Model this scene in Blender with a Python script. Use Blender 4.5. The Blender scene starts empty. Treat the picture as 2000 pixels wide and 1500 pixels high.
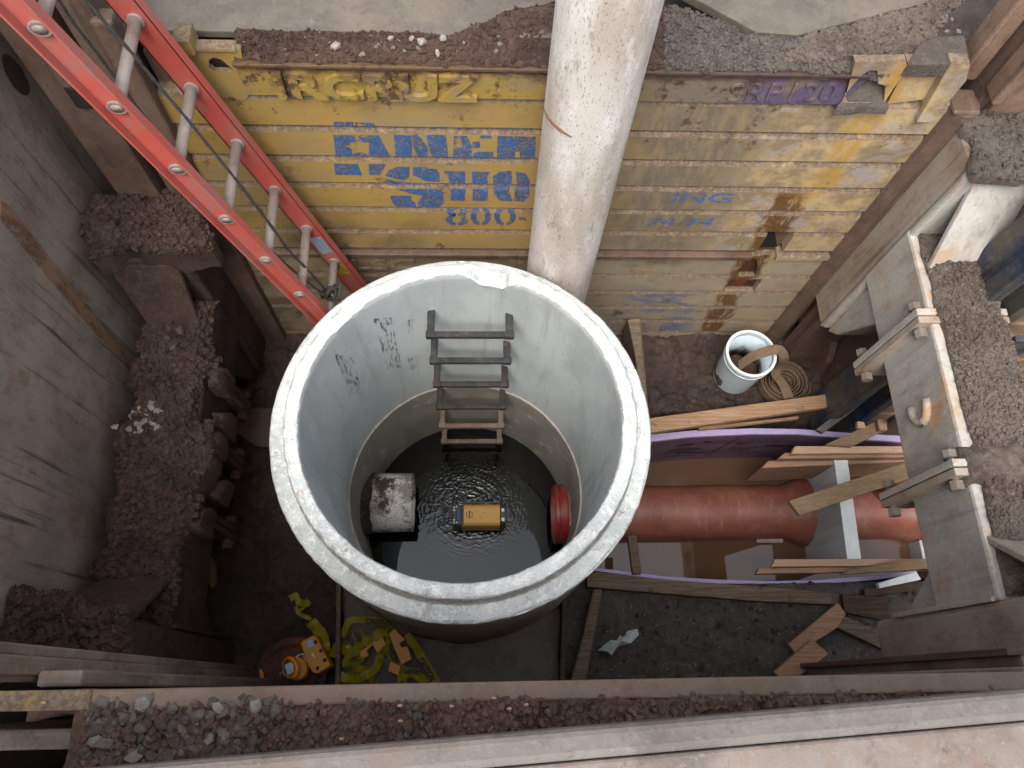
import bpy, bmesh, math, random
import numpy as np
from mathutils import Vector, Matrix

# ------------------------------------------------------------------ camera
SC = bpy.context.scene
F_PX, PITCH, ROLL, YAW, CAMH = 1496.26, 68.2, 6.738, -7.3067, 4.077

def cam_axes():
    p, r, y = (math.radians(a) for a in (PITCH, ROLL, YAW))
    fw = np.array([0, math.cos(p), -math.sin(p)]); up = np.array([0, math.sin(p), math.cos(p)]); ri = np.array([1., 0, 0])
    r2 = ri * math.cos(r) + up * math.sin(r); u2 = -ri * math.sin(r) + up * math.cos(r)
    c, s = math.cos(y), math.sin(y); M = np.array([[c, -s, 0], [s, c, 0], [0, 0, 1]])
    return M @ fw, M @ u2, M @ r2
FW, UP, RI = cam_axes()
CAM = np.array([0, 0, CAMH])
cd = bpy.data.cameras.new('camera'); co = bpy.data.objects.new('camera', cd); SC.collection.objects.link(co)
co.matrix_world = Matrix([[RI[i], UP[i], -FW[i], CAM[i]] for i in range(3)] + [[0, 0, 0, 1]])
cd.sensor_width = 36; cd.lens = F_PX / 2000 * 36; cd.clip_start = 0.05; cd.clip_end = 400
SC.camera = co

# ------------------------------------------------------------------ light: bright overcast
w = bpy.data.worlds.new('World'); SC.world = w; w.use_nodes = True
nt = w.node_tree; nt.nodes.clear()
sky = nt.nodes.new('ShaderNodeTexSky'); sky.sky_type = 'NISHITA'; sky.sun_disc = False
SUN_EL, SUN_ROT = math.radians(62), math.radians(200)
sky.sun_elevation = SUN_EL; sky.sun_rotation = SUN_ROT; sky.dust_density = 6; sky.air_density = 1.2; sky.ozone_density = 1.0
hs = nt.nodes.new('ShaderNodeHueSaturation'); hs.inputs['Saturation'].default_value = 0.5
bg = nt.nodes.new('ShaderNodeBackground'); bg.inputs['Strength'].default_value = 0.15
out = nt.nodes.new('ShaderNodeOutputWorld')
nt.links.new(sky.outputs[0], hs.inputs['Color']); nt.links.new(hs.outputs[0], bg.inputs[0]); nt.links.new(bg.outputs[0], out.inputs[0])
sd = bpy.data.lights.new('sun', 'SUN'); sd.energy = 0.9; sd.angle = math.radians(35); sd.color = (1, .97, .93)
so = bpy.data.objects.new('sun', sd); SC.collection.objects.link(so)
sv = Vector((math.sin(SUN_ROT) * math.cos(SUN_EL), math.cos(SUN_ROT) * math.cos(SUN_EL), math.sin(SUN_EL)))
so.rotation_euler = sv.to_track_quat('Z', 'Y').to_euler()
vs = SC.view_settings; vs.view_transform = 'Standard'; vs.look = 'None'; vs.gamma = 1; vs.exposure = 1.15; vs.use_curve_mapping = False

# ------------------------------------------------------------------ helpers
RNG = np.random.default_rng(7); random.seed(7)
def ray(x, y): return FW + RI * ((x - 1000) / F_PX) - UP * ((y - 750) / F_PX)
def Zp(x, y, z): d = ray(x, y); return CAM + d * ((z - CAMH) / d[2])
def Yp(x, y, Y): d = ray(x, y); return CAM + d * (Y / d[1])
def Xp(x, y, X): d = ray(x, y); return CAM + d * (X / d[0])

def lin(h):
    h = h.lstrip('#'); o = []
    for i in (0, 2, 4):
        c = int(h[i:i + 2], 16) / 255; o.append(c / 12.92 if c <= .04045 else ((c + .055) / 1.055) ** 2.4)
    return o
def col(h, k=1.0): return tuple(min(.9, c * k) for c in lin(h)) + (1,)

def hash3(ix, iy, iz, seed=0):
    h = (ix * 374761393 + iy * 668265263 + iz * 2147483647 + seed * 974711) & 0xffffffff
    h = ((h ^ (h >> 13)) * 1274126177) & 0xffffffff
    h = ((h ^ (h >> 16)) * 2246822519) & 0xffffffff
    return ((h ^ (h >> 15)) & 0xffffff) / float(0xffffff)
def vnoise(P, s, seed=0):
    P = np.asarray(P, float) * s; i = np.floor(P).astype(np.int64); f = P - i; f = f * f * (3 - 2 * f); r = 0
    for dx in (0, 1):
        for dy in (0, 1):
            for dz in (0, 1):
                wgt = (f[:, 0] if dx else 1 - f[:, 0]) * (f[:, 1] if dy else 1 - f[:, 1]) * (f[:, 2] if dz else 1 - f[:, 2])
                r = r + wgt * hash3(i[:, 0] + dx, i[:, 1] + dy, i[:, 2] + dz, seed)
    return r
def fbm(P, s, o=4, seed=0):
    r = 0; a = .5
    for k in range(o): r = r + a * vnoise(P, s * 2 ** k, seed + k * 17); a *= .5
    return r - .5 * (1 - .5 ** o) / .5 * .5 * 2 * .5 - .0
def lumps(P, s, seed=0):
    """rounded clods: cellular noise in the XY plane, 0..1"""
    P = np.asarray(P, float)[:, :2] * s; i = np.floor(P).astype(np.int64); best = np.full(len(P), 9.)
    for dx in (-1, 0, 1):
        for dy in (-1, 0, 1):
            cx = i[:, 0] + dx; cy = i[:, 1] + dy; z = cx * 0
            px = cx + hash3(cx, cy, z, seed); py = cy + hash3(cx, cy, z, seed + 5); rr = .35 + .75 * hash3(cx, cy, z, seed + 9)
            best = np.minimum(best, np.hypot(P[:, 0] - px, P[:, 1] - py) / rr)
    return np.sqrt(np.clip(1 - best ** 2, 0, 1))

def tag(o, label=None, cat=None, group=None, kind=None):
    if label: o['label'] = label
    if cat: o['category'] = cat
    if group: o['group'] = group
    if kind: o['kind'] = kind
    return o
def link(o, parent=None):
    SC.collection.objects.link(o)
    if parent is not None: o.parent = parent; o.matrix_parent_inverse = parent.matrix_world.inverted()
    return o
def empty(name, loc, label, cat, group=None):
    e = bpy.data.objects.new(name, None); e.location = tuple(loc); e.matrix_world = Matrix.Translation(tuple(loc)); e.empty_display_size = .1
    link(e); return tag(e, label, cat, group)
def mobj(name, V, Fc, mat, parent=None, smooth=False, bevel=0, seg=2, mats=None, midx=None):
    me = bpy.data.meshes.new(name); me.from_pydata([tuple(map(float, v)) for v in V], [], [tuple(int(i) for i in f) for f in Fc]); me.update()
    for m in (mats or [mat]): me.materials.append(m)
    if midx is not None: me.polygons.foreach_set('material_index', midx)
    if len(Fc) < 3000 and midx is None:
        bm = bmesh.new(); bm.from_mesh(me); bmesh.ops.recalc_face_normals(bm, faces=bm.faces); bm.to_mesh(me); bm.free()
    if smooth: me.polygons.foreach_set('use_smooth', [True] * len(me.polygons))
    o = bpy.data.objects.new(name, me); link(o, parent)
    if bevel:
        b = o.modifiers.new('b', 'BEVEL'); b.width = bevel; b.segments = seg; b.limit_method = 'ANGLE'; b.angle_limit = math.radians(40); b.harden_normals = False
    return o
class MB:
    def __init__(s): s.V = []; s.F = []
    def add(s, V, Fc): n = len(s.V); s.V += [tuple(v) for v in V]; s.F += [tuple(i + n for i in f) for f in Fc]; return s
    def box(s, a, b):
        x0, y0, z0 = np.minimum(a, b); x1, y1, z1 = np.maximum(a, b)
        return s.add([(x0, y0, z0), (x1, y0, z0), (x1, y1, z0), (x0, y1, z0), (x0, y0, z1), (x1, y0, z1), (x1, y1, z1), (x0, y1, z1)],
                     [(0, 3, 2, 1), (4, 5, 6, 7), (0, 1, 5, 4), (1, 2, 6, 5), (2, 3, 7, 6), (3, 0, 4, 7)])
    def prism(s, pts, vec):
        """closed polygon of 3-D points extruded by vec"""
        pts = [np.array(p, float) for p in pts]; n = len(pts); vec = np.array(vec, float)
        nrm = sum(np.cross(pts[i], pts[(i + 1) % n]) for i in range(n))
        if np.dot(nrm, vec) > 0: pts = pts[::-1]
        q = [p + vec for p in pts]
        return s.add(pts + q, [tuple(range(n)), tuple(range(2 * n - 1, n - 1, -1))] + [(i, i + n, (i + 1) % n + n, (i + 1) % n)for i in range(n)][::1])
    def bar(s, p0, p1, side, w, t):
        """oriented plank p0->p1; w along `side`, t across"""
        p0 = np.array(p0, float); p1 = np.array(p1, float); d = p1 - p0; d /= np.linalg.norm(d)
        side = np.array(side, float); side -= d * side.dot(d); side /= np.linalg.norm(side); up = np.cross(d, side)
        V = []
        for p in (p0, p1):
            for a, b in ((-1, -1), (1, -1), (1, 1), (-1, 1)): V.append(p + side * a * w / 2 + up * b * t / 2)
        return s.add(V, [(0, 3, 2, 1), (4, 5, 6, 7), (0, 1, 5, 4), (1, 2, 6, 5), (2, 3, 7, 6), (3, 0, 4, 7)])
    def tube(s, path, r, n=8, cap=True, flat=None):
        path = [np.array(p, float) for p in path]; m = len(path); rs = r if hasattr(r, '__len__') else [r] * m
        up = np.array([0, 0, 1.]); V = []
        for k, p in enumerate(path):
            d = path[min(k + 1, m - 1)] - path[max(k - 1, 0)]; d /= np.linalg.norm(d)
            u = up - d * up.dot(d)
            if np.linalg.norm(u) < .2: u = np.array([0, 1., 0]) - d * d[1]
            u /= np.linalg.norm(u); v = np.cross(d, u)
            for j in range(n):
                a = 2 * math.pi * j / n; V.append(p + rs[k] * (math.cos(a) * u * (flat or 1) + math.sin(a) * v))
        Fc = [(k * n + j, (k + 1) * n + j, (k + 1) * n + (j + 1) % n, k * n + (j + 1) % n) for k in range(m - 1) for j in range(n)]
        if cap: Fc += [tuple(range(n)), tuple((m - 1) * n + j for j in range(n - 1, -1, -1))]
        return s.add(V, Fc)
    def lathe(s, prof, c, n=64, axis='z', rough=0, seed=0, a0=0, a1=2 * math.pi, close=True):
        """closed profile [(r,h)...] turned about an axis through c"""
        m = len(prof); V = []; full = abs(a1 - a0 - 2 * math.pi) < 1e-6; cnt = n if full else n + 1
        for j in range(cnt):
            a = a0 + (a1 - a0) * j / n; ca, sa = math.cos(a), math.sin(a)
            for r, h in prof:
                V.append({'z': (r * ca, r * sa, h), 'x': (h, r * ca, r * sa), 'y': (r * sa, h, r * ca)}[axis])
        V = np.array(V)
        if rough: V = V + rough * 2 * np.stack([vnoise(V, 14, seed + k) - .5 for k in range(3)], 1)
        V = V + np.array(c)
        Fc = []
        for j in range(n):
            a = j * m; b = ((j + 1) % cnt) * m
            for i in range(m if close else m - 1): Fc.append((a + i, b + i, b + (i + 1) % m, a + (i + 1) % m))
        return s.add(V, Fc)
    def build(s, name, mat, parent=None, **k): return mobj(name, s.V, s.F, mat, parent, **k)

def ico(r=1):
    t = (1 + 5 ** .5) / 2
    V = np.array([(-1, t, 0), (1, t, 0), (-1, -t, 0), (1, -t, 0), (0, -1, t), (0, 1, t), (0, -1, -t), (0, 1, -t), (t, 0, -1), (t, 0, 1), (-t, 0, -1), (-t, 0, 1)], float)
    V /= np.linalg.norm(V[0])
    Fc = [(0, 11, 5), (0, 5, 1), (0, 1, 7), (0, 7, 10), (0, 10, 11), (1, 5, 9), (5, 11, 4), (11, 10, 2), (10, 7, 6), (7, 1, 8), (3, 9, 4), (3, 4, 2), (3, 2, 6), (3, 6, 8), (3, 8, 9), (4, 9, 5), (2, 4, 11), (6, 2, 10), (8, 6, 7), (9, 8, 1)]
    return V, np.array(Fc)
IV, IF = ico()
def chunkV(rng, flat=.65):
    V = IV * (1 + rng.uniform(-.32, .28, (12, 1))); V[:, 2] *= flat; V[:, 0] *= rng.uniform(.85, 1.15)
    return V
CH = [chunkV(np.random.default_rng(i)) for i in range(14)]
def rotm(rng, tilt=.5):
    a, b, c = rng.uniform(0, 6.28), rng.normal() * tilt, rng.normal() * tilt
    return np.array(Matrix.Rotation(a, 3, 'Z') @ Matrix.Rotation(b, 3, 'X') @ Matrix.Rotation(c, 3, 'Y'))
def pebbles(name, P, S, mat, parent=None, seed=0, tilt=.5):
    """many small crumbs, one mesh (stuff)"""
    rng = np.random.default_rng(seed); V = []; Fc = []
    for k, (p, s_) in enumerate(zip(P, S)):
        V.append((CH[k % 14] @ rotm(rng, tilt).T) * s_ + p); Fc.append(IF + 12 * k)
    o = mobj(name, np.concatenate(V), np.concatenate(Fc), mat, parent); o['kind'] = 'stuff'; return o
STONE_ME = {}
def stone(p, size, mat, parent, rng, sharp=True):
    k = int(rng.integers(0, 8)); key = (k, mat.name)
    if key not in STONE_ME:
        r2 = np.random.default_rng(100 + k); V = chunkV(r2, .55 + .2 * r2.random())
        me = bpy.data.meshes.new('stone'); me.from_pydata([tuple(v) for v in V], [], [tuple(map(int, f)) for f in IF]); me.materials.append(mat); STONE_ME[key] = me
    o = bpy.data.objects.new('stone', STONE_ME[key]); R = Matrix(rotm(rng, .45).tolist()).to_4x4()
    link(o); o.matrix_world = Matrix.Translation(tuple(p)) @ R @ Matrix.Diagonal((size * rng.uniform(.85, 1.25), size * rng.uniform(.75, 1.1), size, 1))
    mw = o.matrix_world.copy(); o.parent = parent; o.matrix_parent_inverse = parent.matrix_world.inverted(); o.matrix_world = mw
    return o

def patch(name, lo, hi, mat, parent=None, res=.008, amp=.02, lump=.02, lscale=28, seed=0, edge=.03, mound=0, skirt=.08, kind=None, rough=1, nmax=420, zfun=None, wob=.02):
    """bed of soil between two 3-D polylines lo/hi (same param), lumpy, with a skirt"""
    def resample(pl, n):
        pl = np.array(pl, float); d = np.r_[0, np.cumsum(np.linalg.norm(np.diff(pl, axis=0), axis=1))]; t = np.linspace(0, d[-1], n)
        return np.stack([np.interp(t, d, pl[:, k]) for k in range(3)], 1), d[-1]
    L1 = resample(lo, 2)[1]; Lw = np.linalg.norm(np.mean(lo, axis=0) - np.mean(hi, axis=0))
    n = int(min(nmax, max(8, L1 / res))); m = int(min(260, max(5, Lw / res)))
    A = resample(lo, n)[0]; B = resample(hi, n)[0]; t = np.linspace(0, 1, m)[:, None, None]
    G = A[None] * (1 - t) + B[None] * t; P = G.reshape(-1, 3)
    uu = np.broadcast_to(np.linspace(0, 1, n)[None], (m, n)).ravel(); vv = np.broadcast_to(np.linspace(0, 1, m)[:, None], (m, n)).ravel()
    de = np.minimum.reduce([uu * L1, (1 - uu) * L1, vv * Lw, (1 - vv) * Lw]); e = np.clip(de / edge, 0, 1); e = e * (2 - e)
    h = mound * e + (amp * 2 * (fbm(P, 7, 4, seed)) + lump * (.6 * lumps(P, lscale, seed) + .3 * lumps(P + 3, lscale * 2.3, seed + 1) * rough + .14 * lumps(P + 7, lscale * 5, seed + 2) * rough) - .35 * lump) * (.35 + .65 * e)
    if zfun is not None: h = h + zfun(P)
    P = P.copy(); P[:, 2] += h
    jit = (vnoise(P, 40, seed + 3) - .5) * .006 * rough; P[:, 0] += jit * (e > .2)
    edge_noise = (1 - e) * (vnoise(P, 22, seed + 8) - .5) * .02; P[:, 1] += edge_noise; P[:, 0] += (1 - e) * wob * 2 * (vnoise(P, 9, seed + 12) - .5); P[:, 1] += (1 - e) * wob * 1.4 * (vnoise(P, 10, seed + 13) - .5)
    Fc = [(j * n + i, j * n + i + 1, (j + 1) * n + i + 1, (j + 1) * n + i) for j in range(m - 1) for i in range(n - 1)]
    V = list(map(tuple, P)); 
    ring = [(0, i) for i in range(n)] + [(j, n - 1) for j in range(1, m)] + [(m - 1, i) for i in range(n - 2, -1, -1)] + [(j, 0) for j in range(m - 2, 0, -1)]
    base = len(V); V += [(P[j * n + i, 0], P[j * n + i, 1], P[j * n + i, 2] - skirt) for j, i in ring]; R = len(ring)
    Fc += [(base + k, base + (k + 1) % R, ring[(k + 1) % R][0] * n + ring[(k + 1) % R][1], ring[k][0] * n + ring[k][1]) for k in range(R)]
    o = mobj(name, V, Fc, mat, parent, smooth=True)
    if kind: o['kind'] = kind
    return o, P.reshape(m, n, 3)
def scatter(Pg, k, smin, smax, seed, lift=.3, u0=0, u1=1, v0=0, v1=1, power=3):
    rng = np.random.default_rng(seed); m, n, _ = Pg.shape
    jj = rng.integers(int(v0 * (m - 1)), max(1, int(v1 * (m - 1))) + 1, k); ii = rng.integers(int(u0 * (n - 1)), max(1, int(u1 * (n - 1))) + 1, k)
    S = smin + (smax - smin) * rng.random(k) ** power; P = Pg[np.clip(jj, 0, m - 1), np.clip(ii, 0, n - 1)].copy(); P[:, 2] += S * lift
    P[:, :2] += rng.uniform(-.003, .003, (k, 2)); return P, S

def text_mesh(txt, size=1, ext=0.0, off=0.0, xs=1.0):
    cu = bpy.data.curves.new('t', 'FONT'); cu.body = txt; cu.size = size; cu.extrude = ext; cu.offset = off; cu.resolution_u = 3
    cu.align_x = 'CENTER'; cu.align_y = 'CENTER'
    o = bpy.data.objects.new('t', cu); SC.collection.objects.link(o); dg = bpy.context.evaluated_depsgraph_get()
    me = bpy.data.meshes.new_from_object(o.evaluated_get(dg)); bpy.data.objects.remove(o); return me
def text(name, txt, center, right, up, W, H, mat, parent, ext=.001, off=.0):
    """lettering W x H metres, centred, lying in the plane right/up"""
    me = text_mesh(txt, 1, 0, off); V = np.array([v.co[:] for v in me.vertices]); 
    mn, mx = V.min(0), V.max(0); V = (V - (mn + mx) / 2); sx = W / (mx[0] - mn[0]); sy = H / (mx[1] - mn[1])
    right = np.array(right, float) / np.linalg.norm(right); up = np.array(up, float); up -= right * up.dot(right); up /= np.linalg.norm(up); nr = np.cross(right, up)
    c = np.array(center, float); F0 = [tuple(p.vertices) for p in me.polygons]
    P = c + np.outer(V[:, 0] * sx, right) + np.outer(V[:, 1] * sy, up)
    mb = MB(); 
    if ext <= 0: mb.add(P, F0)
    else:
        mb.add(P + nr * ext, F0); n = len(P)
        em = {}
        for f in F0:
            for i in range(len(f)): e_ = (f[i], f[(i + 1) % len(f)]); em[e_] = 1
        side = [(b + n, a + n, a, b)[::-1] for (a, b) in em if (b, a) not in em]
        mb.V = list(map(tuple, P + nr * ext)) + list(map(tuple, P)); mb.F = F0 + [(s[0], s[1], s[2], s[3]) for s in [(a, a + n, b + n, b) for (a, b) in em if (b, a) not in em]]
    bpy.data.meshes.remove(me)
    return mb.build(name, mat, parent)

# ------------------------------------------------------------------ materials
def N(nt, t, **k):
    n = nt.nodes.new(t)
    for a, v in k.items():
        if a == 'ins':
            for i, x in v.items(): n.inputs[i].default_value = x
        else: setattr(n, a, v)
    return n
class Mat:
    """procedural surface: base tones + any number of noise-masked layers + bump"""
    def __init__(s, name, rough=.7, metal=0, spec=.4):
        s.m = bpy.data.materials.new(name); s.m.use_nodes = True; s.nt = s.m.node_tree; s.b = s.nt.nodes['Principled BSDF']
        s.b.inputs['Roughness'].default_value = rough; s.b.inputs['Metallic'].default_value = metal; s.b.inputs['Specular IOR Level'].default_value = spec
        g = N(s.nt, 'ShaderNodeNewGeometry'); s.pos = g.outputs['Position']; s.nrm = g.outputs['Normal']; s.c = None; s.h = None; s.rv = None
    def L(s, a, b): s.nt.links.new(a, b)
    def vec(s, stretch=(1, 1, 1), rot=(0, 0, 0), off=(0, 0, 0), warp=0):
        mp = N(s.nt, 'ShaderNodeMapping'); mp.inputs['Scale'].default_value = stretch; mp.inputs['Rotation'].default_value = rot; mp.inputs['Location'].default_value = off
        s.L(s.pos, mp.inputs[0]); return mp.outputs[0]
    def noise(s, scale, detail=5, rough=.6, stretch=(1, 1, 1), off=(0, 0, 0), lo=.4, hi=.6, rot=(0, 0, 0), dist=0):
        n = N(s.nt, 'ShaderNodeTexNoise'); n.inputs['Scale'].default_value = scale; n.inputs['Detail'].default_value = detail; n.inputs['Roughness'].default_value = rough; n.inputs['Distortion'].default_value = dist
        s.L(s.vec(stretch, rot, off), n.inputs['Vector']); return s.rng(n.outputs[0], lo, hi)
    def rng(s, sock, lo, hi, a=0, b=1):
        r = N(s.nt, 'ShaderNodeMapRange'); r.interpolation_type = 'SMOOTHSTEP'
        for i, v in zip((1, 2, 3, 4), (lo, hi, a, b)): r.inputs[i].default_value = v
        s.L(sock, r.inputs[0]); return r.outputs[0]
    def vor(s, scale, lo=0, hi=.5, stretch=(1, 1, 1), feat='F1', off=(0, 0, 0)):
        v = N(s.nt, 'ShaderNodeTexVoronoi'); v.feature = feat; v.inputs['Scale'].default_value = scale; s.L(s.vec(stretch, off=off), v.inputs['Vector'])
        return s.rng(v.outputs['Distance'], lo, hi)
    def axis(s, i, lo, hi, jitter=0, jscale=6, a=0, b=1):
        sp = N(s.nt, 'ShaderNodeSeparateXYZ'); s.L(s.pos, sp.inputs[0]); v = sp.outputs[i]
        if jitter:
            n = N(s.nt, 'ShaderNodeTexNoise'); n.inputs['Scale'].default_value = jscale; n.inputs['Detail'].default_value = 5; s.L(s.pos, n.inputs['Vector'])
            ma = N(s.nt, 'ShaderNodeMath', operation='MULTIPLY_ADD'); ma.inputs[1].default_value = jitter; s.L(n.outputs[0], ma.inputs[0]); s.L(v, ma.inputs[2])
            sb = N(s.nt, 'ShaderNodeMath', operation='SUBTRACT'); s.L(ma.outputs[0], sb.inputs[0]); sb.inputs[1].default_value = jitter * .5; v = sb.outputs[0]
        return s.rng(v, lo, hi, a, b)
    def up(s, lo=.3, hi=.9):
        sp = N(s.nt, 'ShaderNodeSeparateXYZ'); s.L(s.nrm, sp.inputs[0]); return s.rng(sp.outputs[2], lo, hi)
    def band(s, i, c, wd, soft=.03, jitter=.05, jscale=9):
        a = s.axis(i, c - wd - soft, c - wd, jitter, jscale); b = s.axis(i, c + wd, c + wd + soft, jitter, jscale, 1, 0); return s.mul(a, b)
    def mul(s, a, b):
        m = N(s.nt, 'ShaderNodeMath', operation='MULTIPLY'); 
        for i, v in enumerate((a, b)):
            if isinstance(v, (int, float)): m.inputs[i].default_value = v
            else: s.L(v, m.inputs[i])
        return m.outputs[0]
    def base(s, c):
        r = N(s.nt, 'ShaderNodeRGB'); r.outputs[0].default_value = c; s.c = r.outputs[0]; return s
    def lay(s, c, mask, k=1.0):
        mx = N(s.nt, 'ShaderNodeMix', data_type='RGBA'); s.L(s.mul(mask, k), mx.inputs[0]); s.L(s.c, mx.inputs[6])
        if isinstance(c, tuple): mx.inputs[7].default_value = c
        else: s.L(c, mx.inputs[7])
        s.c = mx.outputs[2]; return s
    def hadd(s, sock, k):
        t = s.mul(sock, k)
        if s.h is None: s.h = t
        else: m = N(s.nt, 'ShaderNodeMath', operation='ADD'); s.L(s.h, m.inputs[0]); s.L(t, m.inputs[1]); s.h = m.outputs[0]
        return s
    def roughmap(s, mask, a, b): s.rv = s.rng(mask, 0, 1, a, b); return s
    def done(s, bump=.3, dist=.004):
        s.L(s.c, s.b.inputs['Base Color'])
        if s.rv is not None: s.L(s.rv, s.b.inputs['Roughness'])
        if s.h is not None:
            b = N(s.nt, 'ShaderNodeBump'); b.inputs['Strength'].default_value = bump; b.inputs['Distance'].default_value = dist; s.L(s.h, b.inputs['Height']); s.L(b.outputs[0], s.b.inputs['Normal'])
        return s.m

def soil(name, c1, c2, c3, k=1, wet=False, speck=True, fine=1.0):
    m = Mat(name, .9 if not wet else .6, spec=.25 if not wet else .45); m.base(col(c1, k))
    m.lay(col(c2, k), m.noise(6, 6, .65, lo=.42, hi=.6)).lay(col(c3, k), m.noise(38, 6, .7, lo=.48, hi=.66), .8)
    m.lay(col('1c1512', k), m.noise(90, 4, .7, off=(3, 1, 2), lo=.56, hi=.7), .6)
    if speck: m.lay(col('b0a496', k), m.rng(m.vor(150, 0, .16), .0, 1, 1, 0), .5 * 1).lay(col(c2, k), m.noise(60, 3, lo=.3, hi=.5), .45)
    m.hadd(m.noise(120 * fine, 6, .75, lo=0, hi=1), 1).hadd(m.vor(85 * fine, 0, .6), .35)
    return m.done(.9, .006)

SOIL_BROWN = soil('soil_brown', '6a5348', '4d3b33', '7d665a', .62)
SOIL_NEAR = soil('soil_near', '7d6256', '614a40', '927a6e', .95)
SOIL_STRUT = soil('soil_strut', '67534a', '4c3d35', '786860', .70)
SOIL_GREY = soil('soil_grey', '7c736c', '645a53', '8d857e', .62)
SOIL_STR2 = soil('soil_strut_dust', '756b62', '5b5048', '877d74', .85)
MUD = soil('mud_dark', '5a483f', '3c302a', '6a574b', .72, wet=True)
MUD2 = soil('mud_grey', '5a544e', '433f3a', '69635b', .95, wet=True)
SLABM = soil('sandy_slab', '837b76', '6c6460', '8f8781', .8)

def steel(name, c1, c2, rust='6b4a36', dark='2c2622', dust='8c8076', k=1, vert=True, rustk=.6, dustk=.5, scr=.5, rough=.65, fine=1):
    st = (11, 11, .4) if vert else (1, 1, 1)
    m = Mat(name, rough, .0, .35); m.base(col(c1, k)).lay(col(c2, k), m.noise(3.2, 6, .6, lo=.38, hi=.62))
    m.lay(col(rust, k), m.noise(5, 7, .7, off=(4, 2, 7), lo=.5, hi=.68), rustk).lay(col(dust, k), m.noise(14, 5, .7, off=(1, 8, 3), lo=.48, hi=.7), dustk)
    m.lay(col(dark, k), m.noise(2.2 if vert else 3.5, 7, .68, stretch=st, off=(9, 4, 1), lo=.55, hi=.68), scr).lay(col(dust, k), m.noise(3.1, 6, .7, stretch=st, off=(2, 7, 1), lo=.56, hi=.7), scr * .6)
    m.lay(col(dark, k), m.noise(9, 9, .82, stretch=(2, 2, .8) if vert else (1, 1, 1), off=(1, 1, 6), lo=.48, hi=.7), .5)
    m.lay(col(dust, k * 1.15), m.noise(70, 3, .6, off=(5, 5, 1), lo=.58, hi=.75), .5).lay(col(dark, k), m.noise(55, 4, .7, off=(2, 6, 1), lo=.6, hi=.7), .5)
    m.hadd(m.noise(60 * fine, 6, .7, lo=0, hi=1), .7).hadd(m.noise(7, 5, .6, stretch=st, lo=0, hi=1), .5)
    return m.done(.55, .004)
RAIL = steel('rail_steel', '5f4d42', '6f5a4d', k=.85, rust='5b3e2d', dust='7c6a5c')
RAILR = steel('rail_steel_brown', '7a6150', '8d7464', k=.8, rust='6d452e', dust='93806f')
PLATE_L = steel('plate_left', 'a39589', '8f857b', k=.95, rust='8e6a58', dark='35302d', dust='9a8f86', rustk=.75, scr=.8)
ROADPL = steel('road_plate', '8c8274', '7a7168', k=.5, rust='7a6355', dark='494540', dust='9c9284', vert=False, rustk=.35, scr=.35, fine=1)
NEARPL = steel('near_plate', 'b3a89d', 'a68e80', k=.37, rust='bd9483', dark='6a5f58', dust='c4bab0', vert=False, rustk=.8, scr=.5, dustk=.7)
NEARG = steel('near_plate_grey', '9d958e', 'a59c94', k=.38, rust='a78e7f', dark='6a625c', dust='b8b0a8', vert=False, rustk=.5, scr=.4)
NEARL = steel('near_lip', 'ac9480', '9c8470', k=.5, rust='a9775c', dark='6a5a4e', dust='b6a698', vert=False, rustk=.5, scr=.2)
STRUTL = steel('strut_left_steel', '66564c', '54463e', k=.95, rust='5f4231', dark='262220', dust='6a5d54')
STRUTR = steel('strut_right_steel', 'b0aea8', 'a09a92', k=.92, rust='b0875c', dark='665e57', dust='b4b2aa', scr=.35, rustk=.75)
STRUTB = steel('strut_brown_steel', 'a59a8e', '978877', k=.88, rust='8c6850', dark='4b423c', dust='a6998c', scr=.5)
BOLT = steel('bolt_steel', '958c82', '7f756b', k=.62, rust='8c6a54')
BLUE = steel('blue_painted_steel', '2c4470', '7a7468', k=.42, rust='6b5a48', dark='1c2334', dust='9c9484', rustk=.6, scr=.7)
TANP = steel('tan_slats', '8c7660', '7c6852', k=.8, rust='6f563f', dark='3c3128', dust='97856f', vert=False)

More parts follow.
